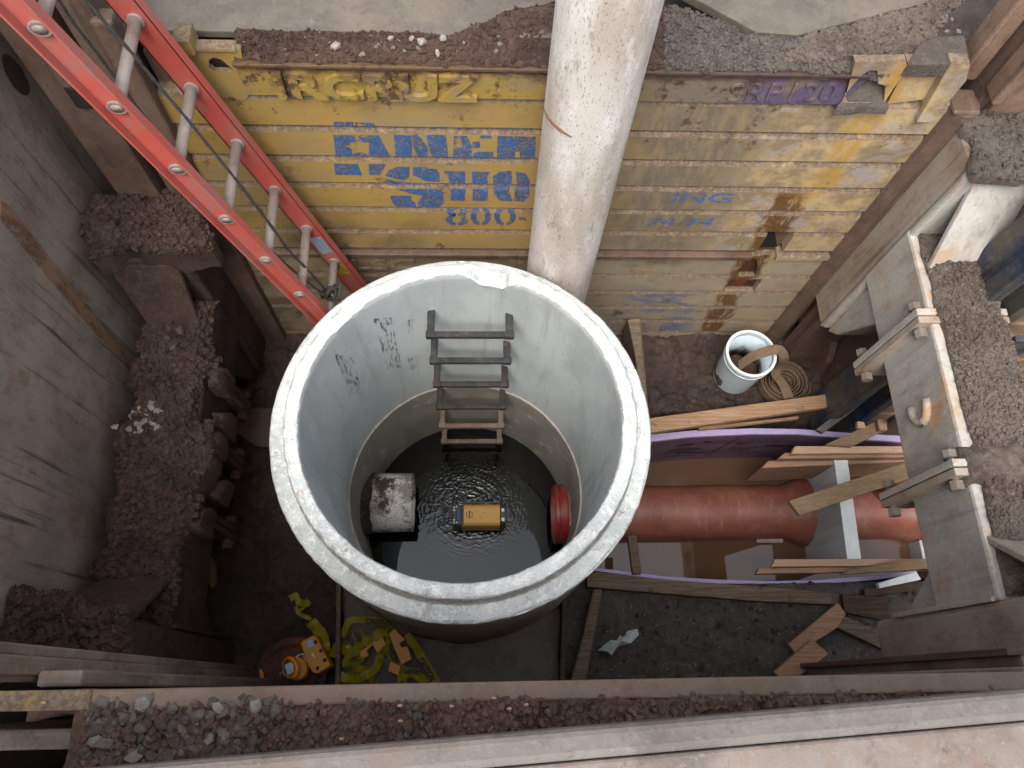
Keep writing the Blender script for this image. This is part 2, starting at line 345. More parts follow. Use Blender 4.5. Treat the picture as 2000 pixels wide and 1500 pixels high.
def yellow():
    m = Mat('worn_yellow_paint', .6, spec=.35); m.base(col('b0904e', .70)).lay(col('a48c60', .68), m.noise(3, 5, lo=.4, hi=.6))
    m.lay(col('b39850', .62), m.noise(4, 5, stretch=(1, 1, 2.4), off=(7, 0, 3), lo=.56, hi=.66), .7)
    g = m.axis(0, .05, .75, .5, 4); m.lay(col('8b7f70', .68), m.mul(g, m.noise(5, 6, .7, lo=.28, hi=.5)), .75)
    g2 = m.mul(m.axis(0, .55, .7, .3, 5), m.axis(0, .95, 1.15, .3, 5, 1, 0)); m.lay(col('6f665b', .7), m.mul(g2, m.noise(12, 6, .75, stretch=(2, 1, .5), lo=.35, hi=.6)), .85)
    g3 = m.axis(0, .9, 1.3, .3, 4); m.lay(col('c2aa7c', .86), m.mul(g3, m.noise(5, 6, .7, off=(2, 0, 5), lo=.42, hi=.62)), .8)
    m.lay(col('a8a2a4', .8), m.mul(g3, m.noise(7, 6, .7, off=(12, 0, 2), dist=1.2, lo=.5, hi=.64)), .65)
    low = m.axis(2, .75, 1.15, .25, 5, 1, 0); m.lay(col('a39784', .74), m.mul(low, m.noise(6, 6, .7, stretch=(.6, 1, 2), lo=.3, hi=.52)), .8)
    m.lay(col('4f6a94', .7), m.mul(m.mul(m.mul(m.axis(0, .72, .82), m.axis(0, 1.15, 1.3, .1, 5, 1, 0)), m.axis(2, .55, .68, .1, 5, 1, 0)), m.noise(7, 6, .75, stretch=(1, 1, 1.5), off=(5, 5, 5), lo=.46, hi=.6)), .75)
    # rust run below the lifting holes
    r = m.mul(m.band(0, 1.345, .055, .03, .11, 7), m.axis(2, 1.40, 1.5, .1, 8, 1, 0)); m.lay(col('6a431a', .65), m.mul(r, m.noise(16, 6, .75, stretch=(2.4, 1, .6), lo=.34, hi=.5)), .92)
    r4 = m.mul(m.band(0, 1.365, .05, .02, .04, 6), m.axis(2, .6, .75, .05, 9)); m.lay(col('3c2a1e', .8), m.mul(m.mul(r4, m.axis(2, 1.05, 1.2, .1, 9, 1, 0)), m.noise(18, 5, .7, off=(4, 4, 4), lo=.45, hi=.6)), .8)
    r2 = m.mul(m.band(0, 1.43, .025, .05, .10, 7), m.axis(2, 1.3, 1.5, .1, 8)); m.lay(col('ad8438', .85), m.mul(r2, m.noise(9, 7, .8, stretch=(2, 1, .6), off=(2, 8, 6), lo=.36, hi=.56)), .8)
    lf = m.mul(m.axis(0, -.45, -.1, .3, 4, 1, 0), m.axis(2, 1.0, 1.4, .3, 4, 1, 0)); m.lay(col('564a3a', .75), m.mul(lf, m.noise(5, 5, lo=.35, hi=.6)), .7)
    m.lay(col('75604e', .55), m.mul(m.up(.05, .3), m.noise(30, 5, .7, lo=.28, hi=.5)), .9)
    m.lay(col('96877a', .72), m.mul(m.up(.05, .4), m.noise(70, 5, .8, off=(3, 3, 3), lo=.48, hi=.56)), .6)
    m.lay(col('4e3a30', .8), m.noise(7, 7, .8, off=(3, 9, 2), lo=.60, hi=.66), .85).lay(col('6e5a48', .7), m.noise(3, 7, .8, stretch=(1, 1, 1.6), off=(5, 9, 8), lo=.5, hi=.72), .45)
    m.lay(col('3d2c26', .7), m.noise(46, 4, .75, off=(3, 2, 2), lo=.655, hi=.7), .8)
    m.lay(col('8e7a5a', .9), m.noise(60, 4, .7, stretch=(1, 1, 1), off=(8, 2, 2), lo=.5, hi=.7), .5)
    m.hadd(m.noise(70, 6, .7, lo=0, hi=1), .5).hadd(m.noise(5, 3, lo=0, hi=1), 1)
    return m.done(.35, .004)
YEL = yellow()
def yband():
    m = Mat('scraped_yellow_paint', .6, spec=.35); m.base(col('ac9048', .66)).lay(col('988466', .66), m.noise(6, 6, .7, lo=.45, hi=.6), .8)
    g = m.axis(0, .2, .75, .2, 5); m.lay(col('6f645b', .9), g, .92)
    gp = m.mul(m.axis(0, .85, 1.05, .3, 6), m.noise(8, 6, .75, stretch=(1, 1, .5), lo=.36, hi=.5)); m.lay(col('655580', .6), gp, .8)
    m.lay(col('4e372e', .8), m.noise(9, 7, .75, off=(3, 3, 1), lo=.52, hi=.6), .9).lay(col('463229', .8), m.axis(2, 2.06, 2.11, .1, 16), .8)
    m.lay(col('3d2c26', .7), m.noise(50, 4, .75, off=(3, 2, 2), lo=.6, hi=.68), .8)
    m.hadd(m.noise(60, 6, .7, lo=0, hi=1), 1); return m.done(.5, .005)
YBAND = yband()
def blue_stencil():
    m = Mat('blue_stencil_paint', .6); m.base(col('2a60a0', .8)).lay(col('345682', .8), m.noise(20, 5, lo=.4, hi=.6)).lay(col('7a7560', .8), m.noise(150, 4, .8, lo=.56, hi=.62), .7)
    m.done(); mt = m.nt; tr = mt.nodes.new('ShaderNodeBsdfTransparent'); mx = mt.nodes.new('ShaderNodeMixShader'); o = mt.nodes['Material Output']
    a = m.noise(120, 5, .8, off=(1, 5, 2), lo=.40, hi=.52); bsk = m.noise(9, 5, .7, off=(6, 5, 2), lo=.34, hi=.44); fade = m.axis(0, .05, .35, .25, 8, 1, .55)
    m.L(m.mul(m.mul(a, bsk), fade), mx.inputs[0]); m.L(tr.outputs[0], mx.inputs[1]); m.L(m.b.outputs[0], mx.inputs[2]); m.L(mx.outputs[0], o.inputs['Surface']); return m.m
BLUEP = blue_stencil()
def faded_blue():
    m = Mat('faded_blue_paint', .6); m.base(col('3567a8', .9)); m.done(); mt = m.nt; tr = mt.nodes.new('ShaderNodeBsdfTransparent'); mx = mt.nodes.new('ShaderNodeMixShader'); o = mt.nodes['Material Output']
    m.L(m.noise(40, 6, .8, off=(1, 5, 2), lo=.47, hi=.56), mx.inputs[0]); m.L(tr.outputs[0], mx.inputs[1]); m.L(m.b.outputs[0], mx.inputs[2]); m.L(mx.outputs[0], o.inputs['Surface']); return m.m
BLUEF = faded_blue()

def concrete(name, c, c2, k=1, pits=True, streak=True, fine=1):
    m = Mat(name, .8, spec=.3); m.base(col(c, k)).lay(col(c2, k), m.noise(4, 6, .6, stretch=(1, 1, .5), lo=.4, hi=.62))
    m.lay(col('ffffff', k * .8), m.noise(9, 6, .7, off=(2, 2, 2), lo=.55, hi=.7), .4 if pits else .12)
    if not pits: m.lay(col('8d8a84', k), m.noise(2.5, 7, .75, stretch=(6, 6, .5), off=(8, 8, 1), lo=.5, hi=.7), .45).lay(col('8f8a80', k), m.noise(150, 3, .6, off=(1, 3, 1), lo=.64, hi=.68), .6)
    if name == 'white_concrete_rim': m.lay(col('8f857b', k), m.mul(m.rng(m.up(0, .8), 0, 1, 1, 0), m.noise(7, 5, .7, off=(1, 9, 1), lo=.25, hi=.45)), .6).lay(col('98a09e', k), m.noise(13, 8, .8, off=(4, 9, 1), lo=.54, hi=.64), .5).lay(col('f2f4f2', k * 1.15), m.noise(28, 6, .8, off=(14, 9, 1), lo=.5, hi=.6), .6).lay(col('5f625f', k), m.noise(170, 3, .7, off=(1, 9, 4), lo=.6, hi=.66), .7).lay(col('b98a74', k), m.noise(13, 6, .8, off=(4, 2, 9), lo=.62, hi=.68), .7)  # rim: first layer paints brownish shade into the upright step faces
    if pits: m.lay(col('6d6a66', k), m.noise(80, 5, .8, off=(8, 1, 1), lo=.6, hi=.67), .8).lay(col('9b7d6a', k), m.noise(8, 6, .8, off=(5, 1, 7), lo=.61, hi=.68), .6)
    if streak: m.lay(col('5d5c62', k), m.noise(5, 5, .7, stretch=(5, 5, 1), off=(1, 7, 3), lo=.66, hi=.73), .6)
    m.hadd(m.noise(90 * fine, 6, .75, lo=0, hi=1), 1); return m.done(.45 if pits else .15, .004)
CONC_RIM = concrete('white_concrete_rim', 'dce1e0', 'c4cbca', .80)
CONC_IN = concrete('smooth_concrete', 'bcc2c3', 'acb3b4', .88, pits=False)
CONC_OUT = concrete('brown_stained_concrete', 'b9aea4', '9c9086', .8)
CONC_LOW = concrete('old_concrete', '98948b', '868279', .8)
PVCW = None
def pvc_white():
    m = Mat('dirty_white_pipe', .55, spec=.4); m.base(col('d3cdc5', .80)).lay(col('b8ac9e', .76), m.noise(3, 5, stretch=(2, 2, .5), lo=.42, hi=.62), .8).lay(col('dedbd8', .84), m.noise(5, 6, .7, off=(4, 4, 4), stretch=(2, 2, .7), lo=.5, hi=.64), .8)
    m.lay(col('86705c', .8), m.noise(7, 7, .75, stretch=(3, 3, .7), off=(3, 5, 1), lo=.58, hi=.68), .7)
    m.lay(col('6b6058', .8), m.noise(120, 4, .75, stretch=(1.5, 1.5, .6), lo=.565, hi=.64), .75).lay(col('3a3634', .8), m.noise(24, 5, .8, stretch=(5, 5, .45), off=(7, 2, 2), lo=.69, hi=.73), .8)
    m.hadd(m.noise(60, 6, .7, stretch=(1, 1, .5), lo=0, hi=1), 1); return m.done(.3, .003)
PVCW = pvc_white()
def stubm():
    m = Mat('stub_pipe_plaster', .8); m.base(col('a9a39a', .95)).lay(col('eeebe6', .98), m.noise(7, 7, .75, off=(0, 3, 0), lo=.46, hi=.54)).lay(col('5a4840', .8), m.noise(6, 7, .75, off=(7, 1, 3), lo=.54, hi=.6)).lay(col('8d877e', .8), m.noise(90, 4, lo=.5, hi=.65), .5)
    m.lay(col('4a3c36', .8), m.axis(0, -.68, -.52, .15, 8, 1, 0), .9)
    m.hadd(m.noise(60, 6, .7, lo=0, hi=1), 1); return m.done(.5, .004)
STUB = stubm()
def redpipe(name='terracotta_pipe', c='a66a59', k=.74):
    m = Mat(name, .45, spec=.45); m.base(col(c, k)).lay(col('955849', k), m.noise(4, 5, lo=.4, hi=.6)).lay(col('c09388', k), m.noise(9, 7, .75, stretch=(1.6, 1, 1), off=(4, 4, 4), lo=.52, hi=.7), .5)
    m.lay(col('d3b5ab', k), m.noise(16, 7, .85, stretch=(4, .5, .5), off=(2, 1, 4), lo=.58, hi=.66), .6).lay(col('5a2c24', k), m.noise(30, 4, .7, off=(6, 6, 2), lo=.66, hi=.7), .7)
    m.hadd(m.noise(50, 5, lo=0, hi=1), 1); return m.done(.15, .003)
REDP = redpipe()
REDD = redpipe('dark_red_gasket', '9c2328', .8)
LADR = redpipe('ladder_fibreglass', 'd4473f', .95)
def ladm():
    m = Mat('red_fibreglass', .5, spec=.4); m.base(col('cc5b50', .72)).lay(col('bf746c', .70), m.noise(5, 6, .6, stretch=(1, 1, 1), lo=.42, hi=.62), .7).lay(col('cf938c', .7), m.up(.05, .8), .8)
    m.lay(col('9a8273', .7), m.noise(9, 7, .8, off=(3, 1, 5), lo=.5, hi=.66), .7).lay(col('6a4038', .8), m.noise(90, 3, .7, lo=.64, hi=.7), .6)
    m.hadd(m.noise(90, 4, lo=0, hi=1), 1); return m.done(.2, .002)
LADR = ladm()
ALU = steel('dusty_aluminium', 'a3958b', 'b0a59c', k=.8, rust='87695c', dark='6b6058', dust='b8afa6', vert=False); ALU.node_tree.nodes['Principled BSDF'].inputs['Metallic'].default_value = .35
def wood(name, c1, c2, k=1, stain=.4, axisr=(0, 0, 0), st=(.8, 14, 14), dark='3a2f28'):
    m = Mat(name, .75, spec=.25); m.base(col(c1, k)).lay(col(c2, k), m.noise(6, 5, .6, stretch=st, rot=axisr, lo=.38, hi=.62)).lay(col(c2, k * .8), m.noise(18, 4, .6, stretch=st, rot=axisr, off=(3, 3, 3), lo=.5, hi=.62), .6)
    m.lay(col(dark, k), m.noise(6, 6, .75, off=(6, 3, 5), lo=.56, hi=.66), stain).lay(col(dark, k), m.noise(60, 3, .7, off=(2, 3, 1), lo=.66, hi=.7), .5)
    m.hadd(m.noise(12, 5, .6, stretch=st, rot=axisr, lo=0, hi=1), 1); return m.done(.3, .003)
WFRESH = wood('fresh_lumber', 'd8b798', 'caa688', .7, .15)
WPINE = wood('pine_face', 'b8947a', 'a8846a', .68, .25)
WTAN = wood('tan_lumber', 'a08a6c', '8f785c', .72, .25)
WOLD = wood('weathered_lumber', '8a7a68', '6e6050', .7, .6)
WDARK = wood('muddy_lumber', '5f4f42', '4b3d33', .75, .7)
WRED = wood('reddish_block', 'c29c7e', 'ae8669', .7, .25)
def simple(name, c, k=1, rough=.5, metal=0, spec=.4, var=None, vs_=30, bump=0):
    m = Mat(name, rough, metal, spec); m.base(col(c, k))
    m.lay(col(var or c, k * (1 if var else .8)), m.noise(vs_, 5, .7, lo=.45, hi=.65), .7)
    m.hadd(m.noise(vs_ * 4, 4, lo=0, hi=1), 1); return m.done(bump or .1, .002)
STEPM = steel('manhole_step_coating', '3c3c3e', '4e4e52', k=.35, rust='7a5138', dark='222224', dust='8a8a8c', rustk=.5)
STEPR = steel('rusty_step', '7c6a5c', '6a5a4e', k=.8, rust='7a4a32')
FOAMT = simple('lilac_foam_edge', 'c6b8e0', .7, .7, var='bda7dd')
FOAMS = simple('purple_foam_face', '866a80', .6, .6, var='70566a', vs_=6)
PRINT = simple('dark_print', '2a1828', .6)
WHITEB = concrete('white_board_edge', 'e6ecec', 'd8dfe0', .9); BOARDG = concrete('grey_foam_board', 'c0c6cb', 'b2b8be', .95, pits=False)
BUCK = simple('pale_plastic_bucket', 'c3d0d8', .9, .45, var='b4c0c8', vs_=8)
BUCKI = Mat('muddy_bucket_inside', .6); BUCKI.base(col('c3d0d8', .85)).lay(col('8a7c68', .8), BUCKI.axis(2, .12, .2, .16, 9, 1, 0)).lay(col('4b3c30', .7), BUCKI.mul(BUCKI.axis(2, .12, .22, .3, 9, 1, 0), BUCKI.noise(20, 5, lo=.45, hi=.55))); BUCKI = BUCKI.done()
HOSE = simple('tan_lay_flat_hose', '8f7860', .6, .8, var='6e5945', vs_=40, bump=.3)
ORANGE = simple('orange_yellow_plastic', 'd58f22', .9, .45, var='c28530', vs_=9)
YPL = simple('pump_yellow', 'd3a24c', .9, .45, var='c79a55', vs_=18)
GREYP = simple('dark_grey_plastic', '4d5154', .8, .5, var='3a3d40')
BLUED = simple('blue_display', '2c4a78', .8, .2)
WPL = simple('white_plastic', 'dfe3e3', .9, .5)
BLK = simple('black_rubber', '141414', .8, .6)
GLAS = simple('grey_lens', '8fa0a8', .9, .15, spec=.8)
RUST = steel('rusted_disc', '5c3423', '43281e', k=.8, rust='8a4a24', dark='1e1714', dust='6b5348', vert=False, rustk=.9)
ROPE = simple('dark_rope', '4a4844', .8, .9, var='2a2826', vs_=90, bump=.6)
STONEG = soil('stone_grey', '93887d', '81766c', '9e9388', .66, speck=False); STONEL = soil('stone_pale', 'b5aca2', 'a0988e', 'c2bab0', .7, speck=False)
STONED = soil('stone_dark', '7a6d63', '675a50', '877a6f', .66, speck=False)
SCRAP = simple('white_film', 'c3cbcb', .85, .5, var='8f9a98', vs_=25)
def film(name, c, a):
    m = simple(name, c, .85, .35); nt_ = m.node_tree; b = nt_.nodes['Principled BSDF']; tr = nt_.nodes.new('ShaderNodeBsdfTransparent'); mx = nt_.nodes.new('ShaderNodeMixShader'); mx.inputs[0].default_value = a
    nt_.links.new(tr.outputs[0], mx.inputs[1]); nt_.links.new(b.outputs[0], mx.inputs[2]); nt_.links.new(mx.outputs[0], nt_.nodes['Material Output'].inputs['Surface']); return m
TAPE = film('yellow_tape_film', 'b3a41e', .66)
def water(name, c, ior, c_ripple=None, calm=.002, rough=.02):
    m = Mat(name, rough); m.base(col(c)); m.b.inputs['IOR'].default_value = ior; m.b.inputs['Specular IOR Level'].default_value = .5
    m.hadd(m.noise(3, 2, lo=0, hi=1), calm)
    if c_ripple:
        (x, y), R = c_ripple; sub = N(m.nt, 'ShaderNodeVectorMath', operation='SUBTRACT'); m.L(m.pos, sub.inputs[0]); sub.inputs[1].default_value = (x, y, -.6)
        ln = N(m.nt, 'ShaderNodeVectorMath', operation='LENGTH'); m.L(sub.outputs[0], ln.inputs[0]); d = ln.outputs['Value']
        wob = m.noise(12, 3, lo=0, hi=1); ad = N(m.nt, 'ShaderNodeMath', operation='MULTIPLY_ADD'); m.L(wob, ad.inputs[0]); ad.inputs[1].default_value = .05; m.L(d, ad.inputs[2])
        fr = m.mul(ad.outputs[0], 230.); sn = N(m.nt, 'ShaderNodeMath', operation='SINE'); m.L(fr, sn.inputs[0])
        fall = m.rng(d, .08, R, 1, 0); m.hadd(m.mul(sn.outputs[0], fall), .07).hadd(m.mul(m.noise(17, 2, .5, lo=0, hi=1, dist=1.6), fall), .75).hadd(m.mul(m.noise(42, 1, .5, off=(3, 1, 1), lo=0, hi=1, dist=1), m.rng(d, .05, R * .8, 1, 0)), .28)
    return m.done(1, .006)
WATER_IN = water('dark_manhole_water', '0b0b08', 1.56, ((-.02, 1.06), .42))
WATER_OUT = water('brown_puddle_water', '5c4432', 1.6, None, .001)

def worn(m, scale=14, lo=.4, hi=.52, stretch=(1, 1, 1)):
    """let a thin coating break up into patches"""
    t = m.node_tree; o = t.nodes['Material Output']; src = o.inputs['Surface'].links[0].from_socket; g = t.nodes.new('ShaderNodeNewGeometry'); mp = t.nodes.new('ShaderNodeMapping'); mp.inputs['Scale'].default_value = stretch
    n = t.nodes.new('ShaderNodeTexNoise'); n.inputs['Scale'].default_value = scale; n.inputs['Detail'].default_value = 7; n.inputs['Roughness'].default_value = .75; r = t.nodes.new('ShaderNodeMapRange'); r.inputs[1].default_value = lo; r.inputs[2].default_value = hi
    tr = t.nodes.new('ShaderNodeBsdfTransparent'); mx = t.nodes.new('ShaderNodeMixShader'); t.links.new(g.outputs['Position'], mp.inputs[0]); t.links.new(mp.outputs[0], n.inputs['Vector']); t.links.new(n.outputs[0], r.inputs[0]); t.links.new(r.outputs[0], mx.inputs[0])
    t.links.new(tr.outputs[0], mx.inputs[1]); t.links.new(src, mx.inputs[2]); t.links.new(mx.outputs[0], o.inputs['Surface']); return m
def onbed(G, x, y, z0, lift=.0):
    """point of a soil bed seen at a pixel of the survey photograph"""
    F_ = G.reshape(-1, 3); z = z0
    for _ in range(4): p = Zp(x, y, z); k = np.argmin((F_[:, 0] - p[0]) ** 2 + (F_[:, 1] - p[1]) ** 2); z = F_[k, 2]
    return Zp(x, y, z + lift)

# ================================================================== SETTING
A = np.array
MX, MY = -.052, .953            # manhole centre
# --- pit floor: one lumpy sheet, sunk where the pipe trench and the shaft are
def floor_mesh():
    x = np.arange(-1.95, 2.9, .0125); y = np.arange(-.25, 2.45, .0125); X, Y = np.meshgrid(x, y); P = np.stack([X.ravel(), Y.ravel(), 0 * X.ravel()], 1)
    h = .09 * (fbm(P, 4, 4, 1)) + .05 * lumps(P, 12, 2) * vnoise(P, 3, 77) + .034 * lumps(P, 24, 3) * (.4 + vnoise(P, 5, 78)) + .02 * lumps(P, 48, 4) - .055
    r = np.hypot(P[:, 0] - MX, P[:, 1] - MY)
    rs = (P[:, 0] > .43) & (P[:, 1] < .52); h = np.where(rs, .5 * h - .012, h)
    tr = (P[:, 0] > .45) & (P[:, 1] > np.where(P[:, 0] > .62, .49, .565)) & (P[:, 1] < 1.43); h = np.where(tr, -.62, h); h = np.where(r < .70, -1.1, h)
    sl = (P[:, 0] > -.68) & (P[:, 0] < .42) & (P[:, 1] < .9); h = np.where(sl & (r >= .70), -.06, h)
    h = h + np.where(P[:, 1] > 1.6, .05 * (P[:, 1] - 1.6) / .3, 0) * (~tr)
    P[:, 2] = h; n = len(x); m = len(y)
    i = np.arange(n - 1); F_ = np.stack([(j * n + i) for j in range(m - 1)])[..., None] + A([0, 1, n + 1, n]); F_ = F_.reshape(-1, 4)
    # material: greyer soil on the right of the shaft in front, darker brown elsewhere
    cx = P[F_[:, 0], 0]; cy = P[F_[:, 0], 1]; mi = ((cx > .42) & (cy < .6)).astype(int)
    o = mobj('ground', P, F_, None, smooth=True, mats=[MUD, MUD2], midx=mi.tolist()); o['kind'] = 'structure'; return o, P
ground, GP = floor_mesh()
def gz(x, y): k = np.argmin((GP[:, 0] - x) ** 2 + (GP[:, 1] - y) ** 2); return GP[k, 2]
rg = np.random.default_rng(5); Pq = []; Sq = []
for k in range(9000):
    i = rg.integers(0, len(GP)); p = GP[i]
    if p[2] > -.04: s_ = .003 + .012 * rg.random() ** 4; Pq.append(p + [0, 0, s_ * .3]); Sq.append(s_)
pebbles('soil_crumbs', Pq, Sq, MUD, None, 3)
# --- terrain round the pit, reaching far out
tb = MB(); R_ = 60
for x0, x1, y0, y1 in ((-R_, R_, 2.19, R_), (-R_, R_, -R_, -.61), (-R_, -1.72, -.61, 2.19), (4.4, R_, -.61, 2.19)): tb.add([(x0, y0, 1.98), (x1, y0, 1.98), (x1, y1, 1.98), (x0, y1, 1.98)], [(0, 1, 2, 3)])
o = tb.build('terrain', SOIL_GREY); o['kind'] = 'structure'
eb = MB(); 
for a, b in (((-1.95, 2.12, -.7), (4.6, 2.20, 1.975)), ((-1.95, -.75, -.7), (4.6, -.60, 1.975)), ((-1.80, -.6, -.7), (-1.72, 2.12, 1.975)), ((4.4, -.6, -.7), (4.5, 2.12, 1.975))): eb.box(a, b)
eb.build('earth_face', SOIL_BROWN)['kind'] = 'structure'
fb = MB().box((2.85, -.3, -.7), (4.45, 2.2, -.03)); fb.build('trench_floor', MUD)['kind'] = 'structure'

# --- sandy base slab under the shaft
slabt = empty('base_slab', (-.13, .2, 0), 'sandy grey slab the white manhole shaft stands on', 'slab')
sg, _ = patch('slab_top', [(-.675, .0, .012), (.425, .0, .012)], [(x_, MY - math.sqrt(.733 ** 2 - (x_ - MX) ** 2), .012) for x_ in np.linspace(-.675, .425, 40)], SLABM, slabt, res=.009, amp=.006, lump=.004, lscale=50, edge=.02, skirt=.07, seed=11)

# ------------------------------------------------------------------ far shoring panels
YF = 1.905
panel = empty('shoring_panel', (.3, YF, .96), 'yellow steel trench panel with blue stencilled lettering behind the white pipe', 'shoring panel', 'yellow panels stacked on the far side')
seams = [1.968, 1.800, 1.633, 1.466, 1.299, 1.132, .972]
def slat(zt, zb, x0, x1, parent, mat=YEL, yf=YF, taper=0.0):
    pr = [(yf + .022, zt), (yf + .010, zt - .004), (yf, zt - .022), (yf, zb + .017), (yf + .006, zb + .0145), (yf + .05, zb + .014), (yf + .05, zt)]
    V = [(x0, y, z) for y, z in pr] + [(x1, y, z) for y, z in pr]; n = len(pr)
    return mobj('slat', V, [tuple(range(n)), tuple(range(2 * n - 1, n - 1, -1))] + [(i, (i + 1) % n, (i + 1) % n + n, i + n) for i in range(n)], mat, parent)
XL, XR = -1.085, 1.70
for a, b in zip(seams[:-1], seams[1:]):
    if abs(a - 1.132) < .01:   # last slat is cut by a dark notch at the lifting hole
        slat(a, b, XL, 1.335, panel); slat(a, b, 1.46, XR, panel)
    else: slat(a, b, XL, XR, panel)
MB().box((XL, YF + .05, .965), (XR, YF + .11, 2.10)).build('back_plate', RAIL, panel)
# letter band along the top
bx0, bx1 = Yp(487, 185, YF)[0], Yp(1650, 190, YF)[0]
V = [(Yp(460, 125, YF)[0], YF - .012, 2.105), (Yp(488, 188, YF)[0], YF - .012, 1.975), (bx1 - .01, YF - .012, 1.975), (bx1 + .035, YF - .012, 2.105)]
MB().prism(V, (0, .055, 0)).build('letter_band', YBAND, panel, bevel=.004)
MB().box((Yp(458, 125, YF)[0], YF - .024, 2.112), (bx1 + .035, YF + .05, 2.127)).build('top_lip', YBAND, panel, bevel=.004)
lt = Yp(531, 140, YF - .012); rt = Yp(935, 192, YF - .012)
text('raised_letters', 'IRCRUZ', ((lt[0] + rt[0]) / 2, YF - .0125, 2.036), (1, 0, 0), (0, 0, 1), rt[0] - lt[0], .118, YBAND, panel, ext=.018, off=.03)
a_, b_ = Yp(1428, 170, YF - .012), Yp(1632, 178, YF - .012)
text('weld_letters', 'SRP120', ((a_[0] + b_[0]) / 2, YF - .0125, 2.038), (1, 0, .03), (-.12, 0, 1), b_[0] - a_[0], .082, YBAND, panel, ext=.007, off=-.008)
# left end bracket with its hole, right end bracket with a mud filled lifting eye
def ppoly(pts, Y): return [Yp(x, y, Y) for x, y in pts]
def plate_with_hole(name, outer, hole, Y, depth, mat, parent, bev=.003):
    o_ = ppoly(outer, Y); h_ = ppoly(hole, Y); n = len(o_); m = len(h_)
    bm = bmesh.new(); vo = [bm.verts.new(p) for p in o_]; vh = [bm.verts.new(p) for p in h_]
    eo = [bm.edges.new((vo[i], vo[(i + 1) % n])) for i in range(n)]; eh = [bm.edges.new((vh[i], vh[(i + 1) % m])) for i in range(m)]
    r = bmesh.ops.triangle_fill(bm, use_beauty=True, edges=eo + eh); g = bmesh.ops.extrude_face_region(bm, geom=bm.faces[:])
    bmesh.ops.translate(bm, vec=(0, depth, 0), verts=[v for v in g['geom'] if isinstance(v, bmesh.types.BMVert)]); bmesh.ops.recalc_face_normals(bm, faces=bm.faces)
    me = bpy.data.meshes.new(name); bm.to_mesh(me); bm.free(); me.materials.append(mat); ob = bpy.data.objects.new(name, me); return link(ob, parent)
plate_with_hole('end_bracket', [(352, 92), (442, 92), (470, 96), (486, 186), (478, 196), (372, 190)], [(407, 118), (416, 112), (432, 116), (455, 136), (452, 141), (420, 140), (408, 132)], YF - .004, .02, YEL, panel)
MB().box(Yp(350, 96, YF) + A([0, -.03, 0]), Yp(372, 66, YF) + A([0, .05, 0])).build('bracket_ear', YEL, panel, bevel=.006)
MB().box(Yp(372, 96, YF) + A([0, -.012, 0]), Yp(460, 91, YF) + A([0, .03, 0])).build('bracket_lip', YEL, panel, bevel=.004)
plate_with_hole('lifting_eye', [(1670, 121), (1770, 120), (1772, 134), (1722, 207), (1640, 207), (1652, 186)], [(1684, 146), (1700, 137), (1714, 138), (1715, 163), (1730, 168), (1726, 200), (1656, 200), (1650, 184)], YF - .022, .03, YEL, panel)
MB().prism(ppoly([(1768, 134), (1868, 134), (1840, 190), (1733, 203)], YF + .004), (0, .03, 0)).build('end_web', YEL, panel)
MB().prism(ppoly([(1772, 122), (1862, 124), (1860, 134), (1774, 133)], YF - .014), (0, .04, 0)).build('end_lip', YEL, panel, bevel=.003)
MB().prism(ppoly([(1858, 124), (1896, 127), (1888, 158), (1820, 240), (1790, 240)], YF - .03), (0, .05, 0)).build('end_flange', YEL, panel, bevel=.004)
em, _ = patch('mud_plug', [Yp(1636, 212, YF - .03), Yp(1728, 210, YF - .03)], [Yp(1688, 140, YF + .03), Yp(1716, 140, YF + .03)], SOIL_GREY, panel, res=.006, amp=.004, lump=.006, edge=.02, skirt=.03, seed=5)
# notch / lower lifting hole
hole = MB().prism(ppoly([(1476, 458), (1514, 456), (1518, 482), (1468, 484)], YF + .028), (0, .02, 0)); hole.build('notch_pocket', simple('hole_dark', '1a120d', .6, .9), panel)
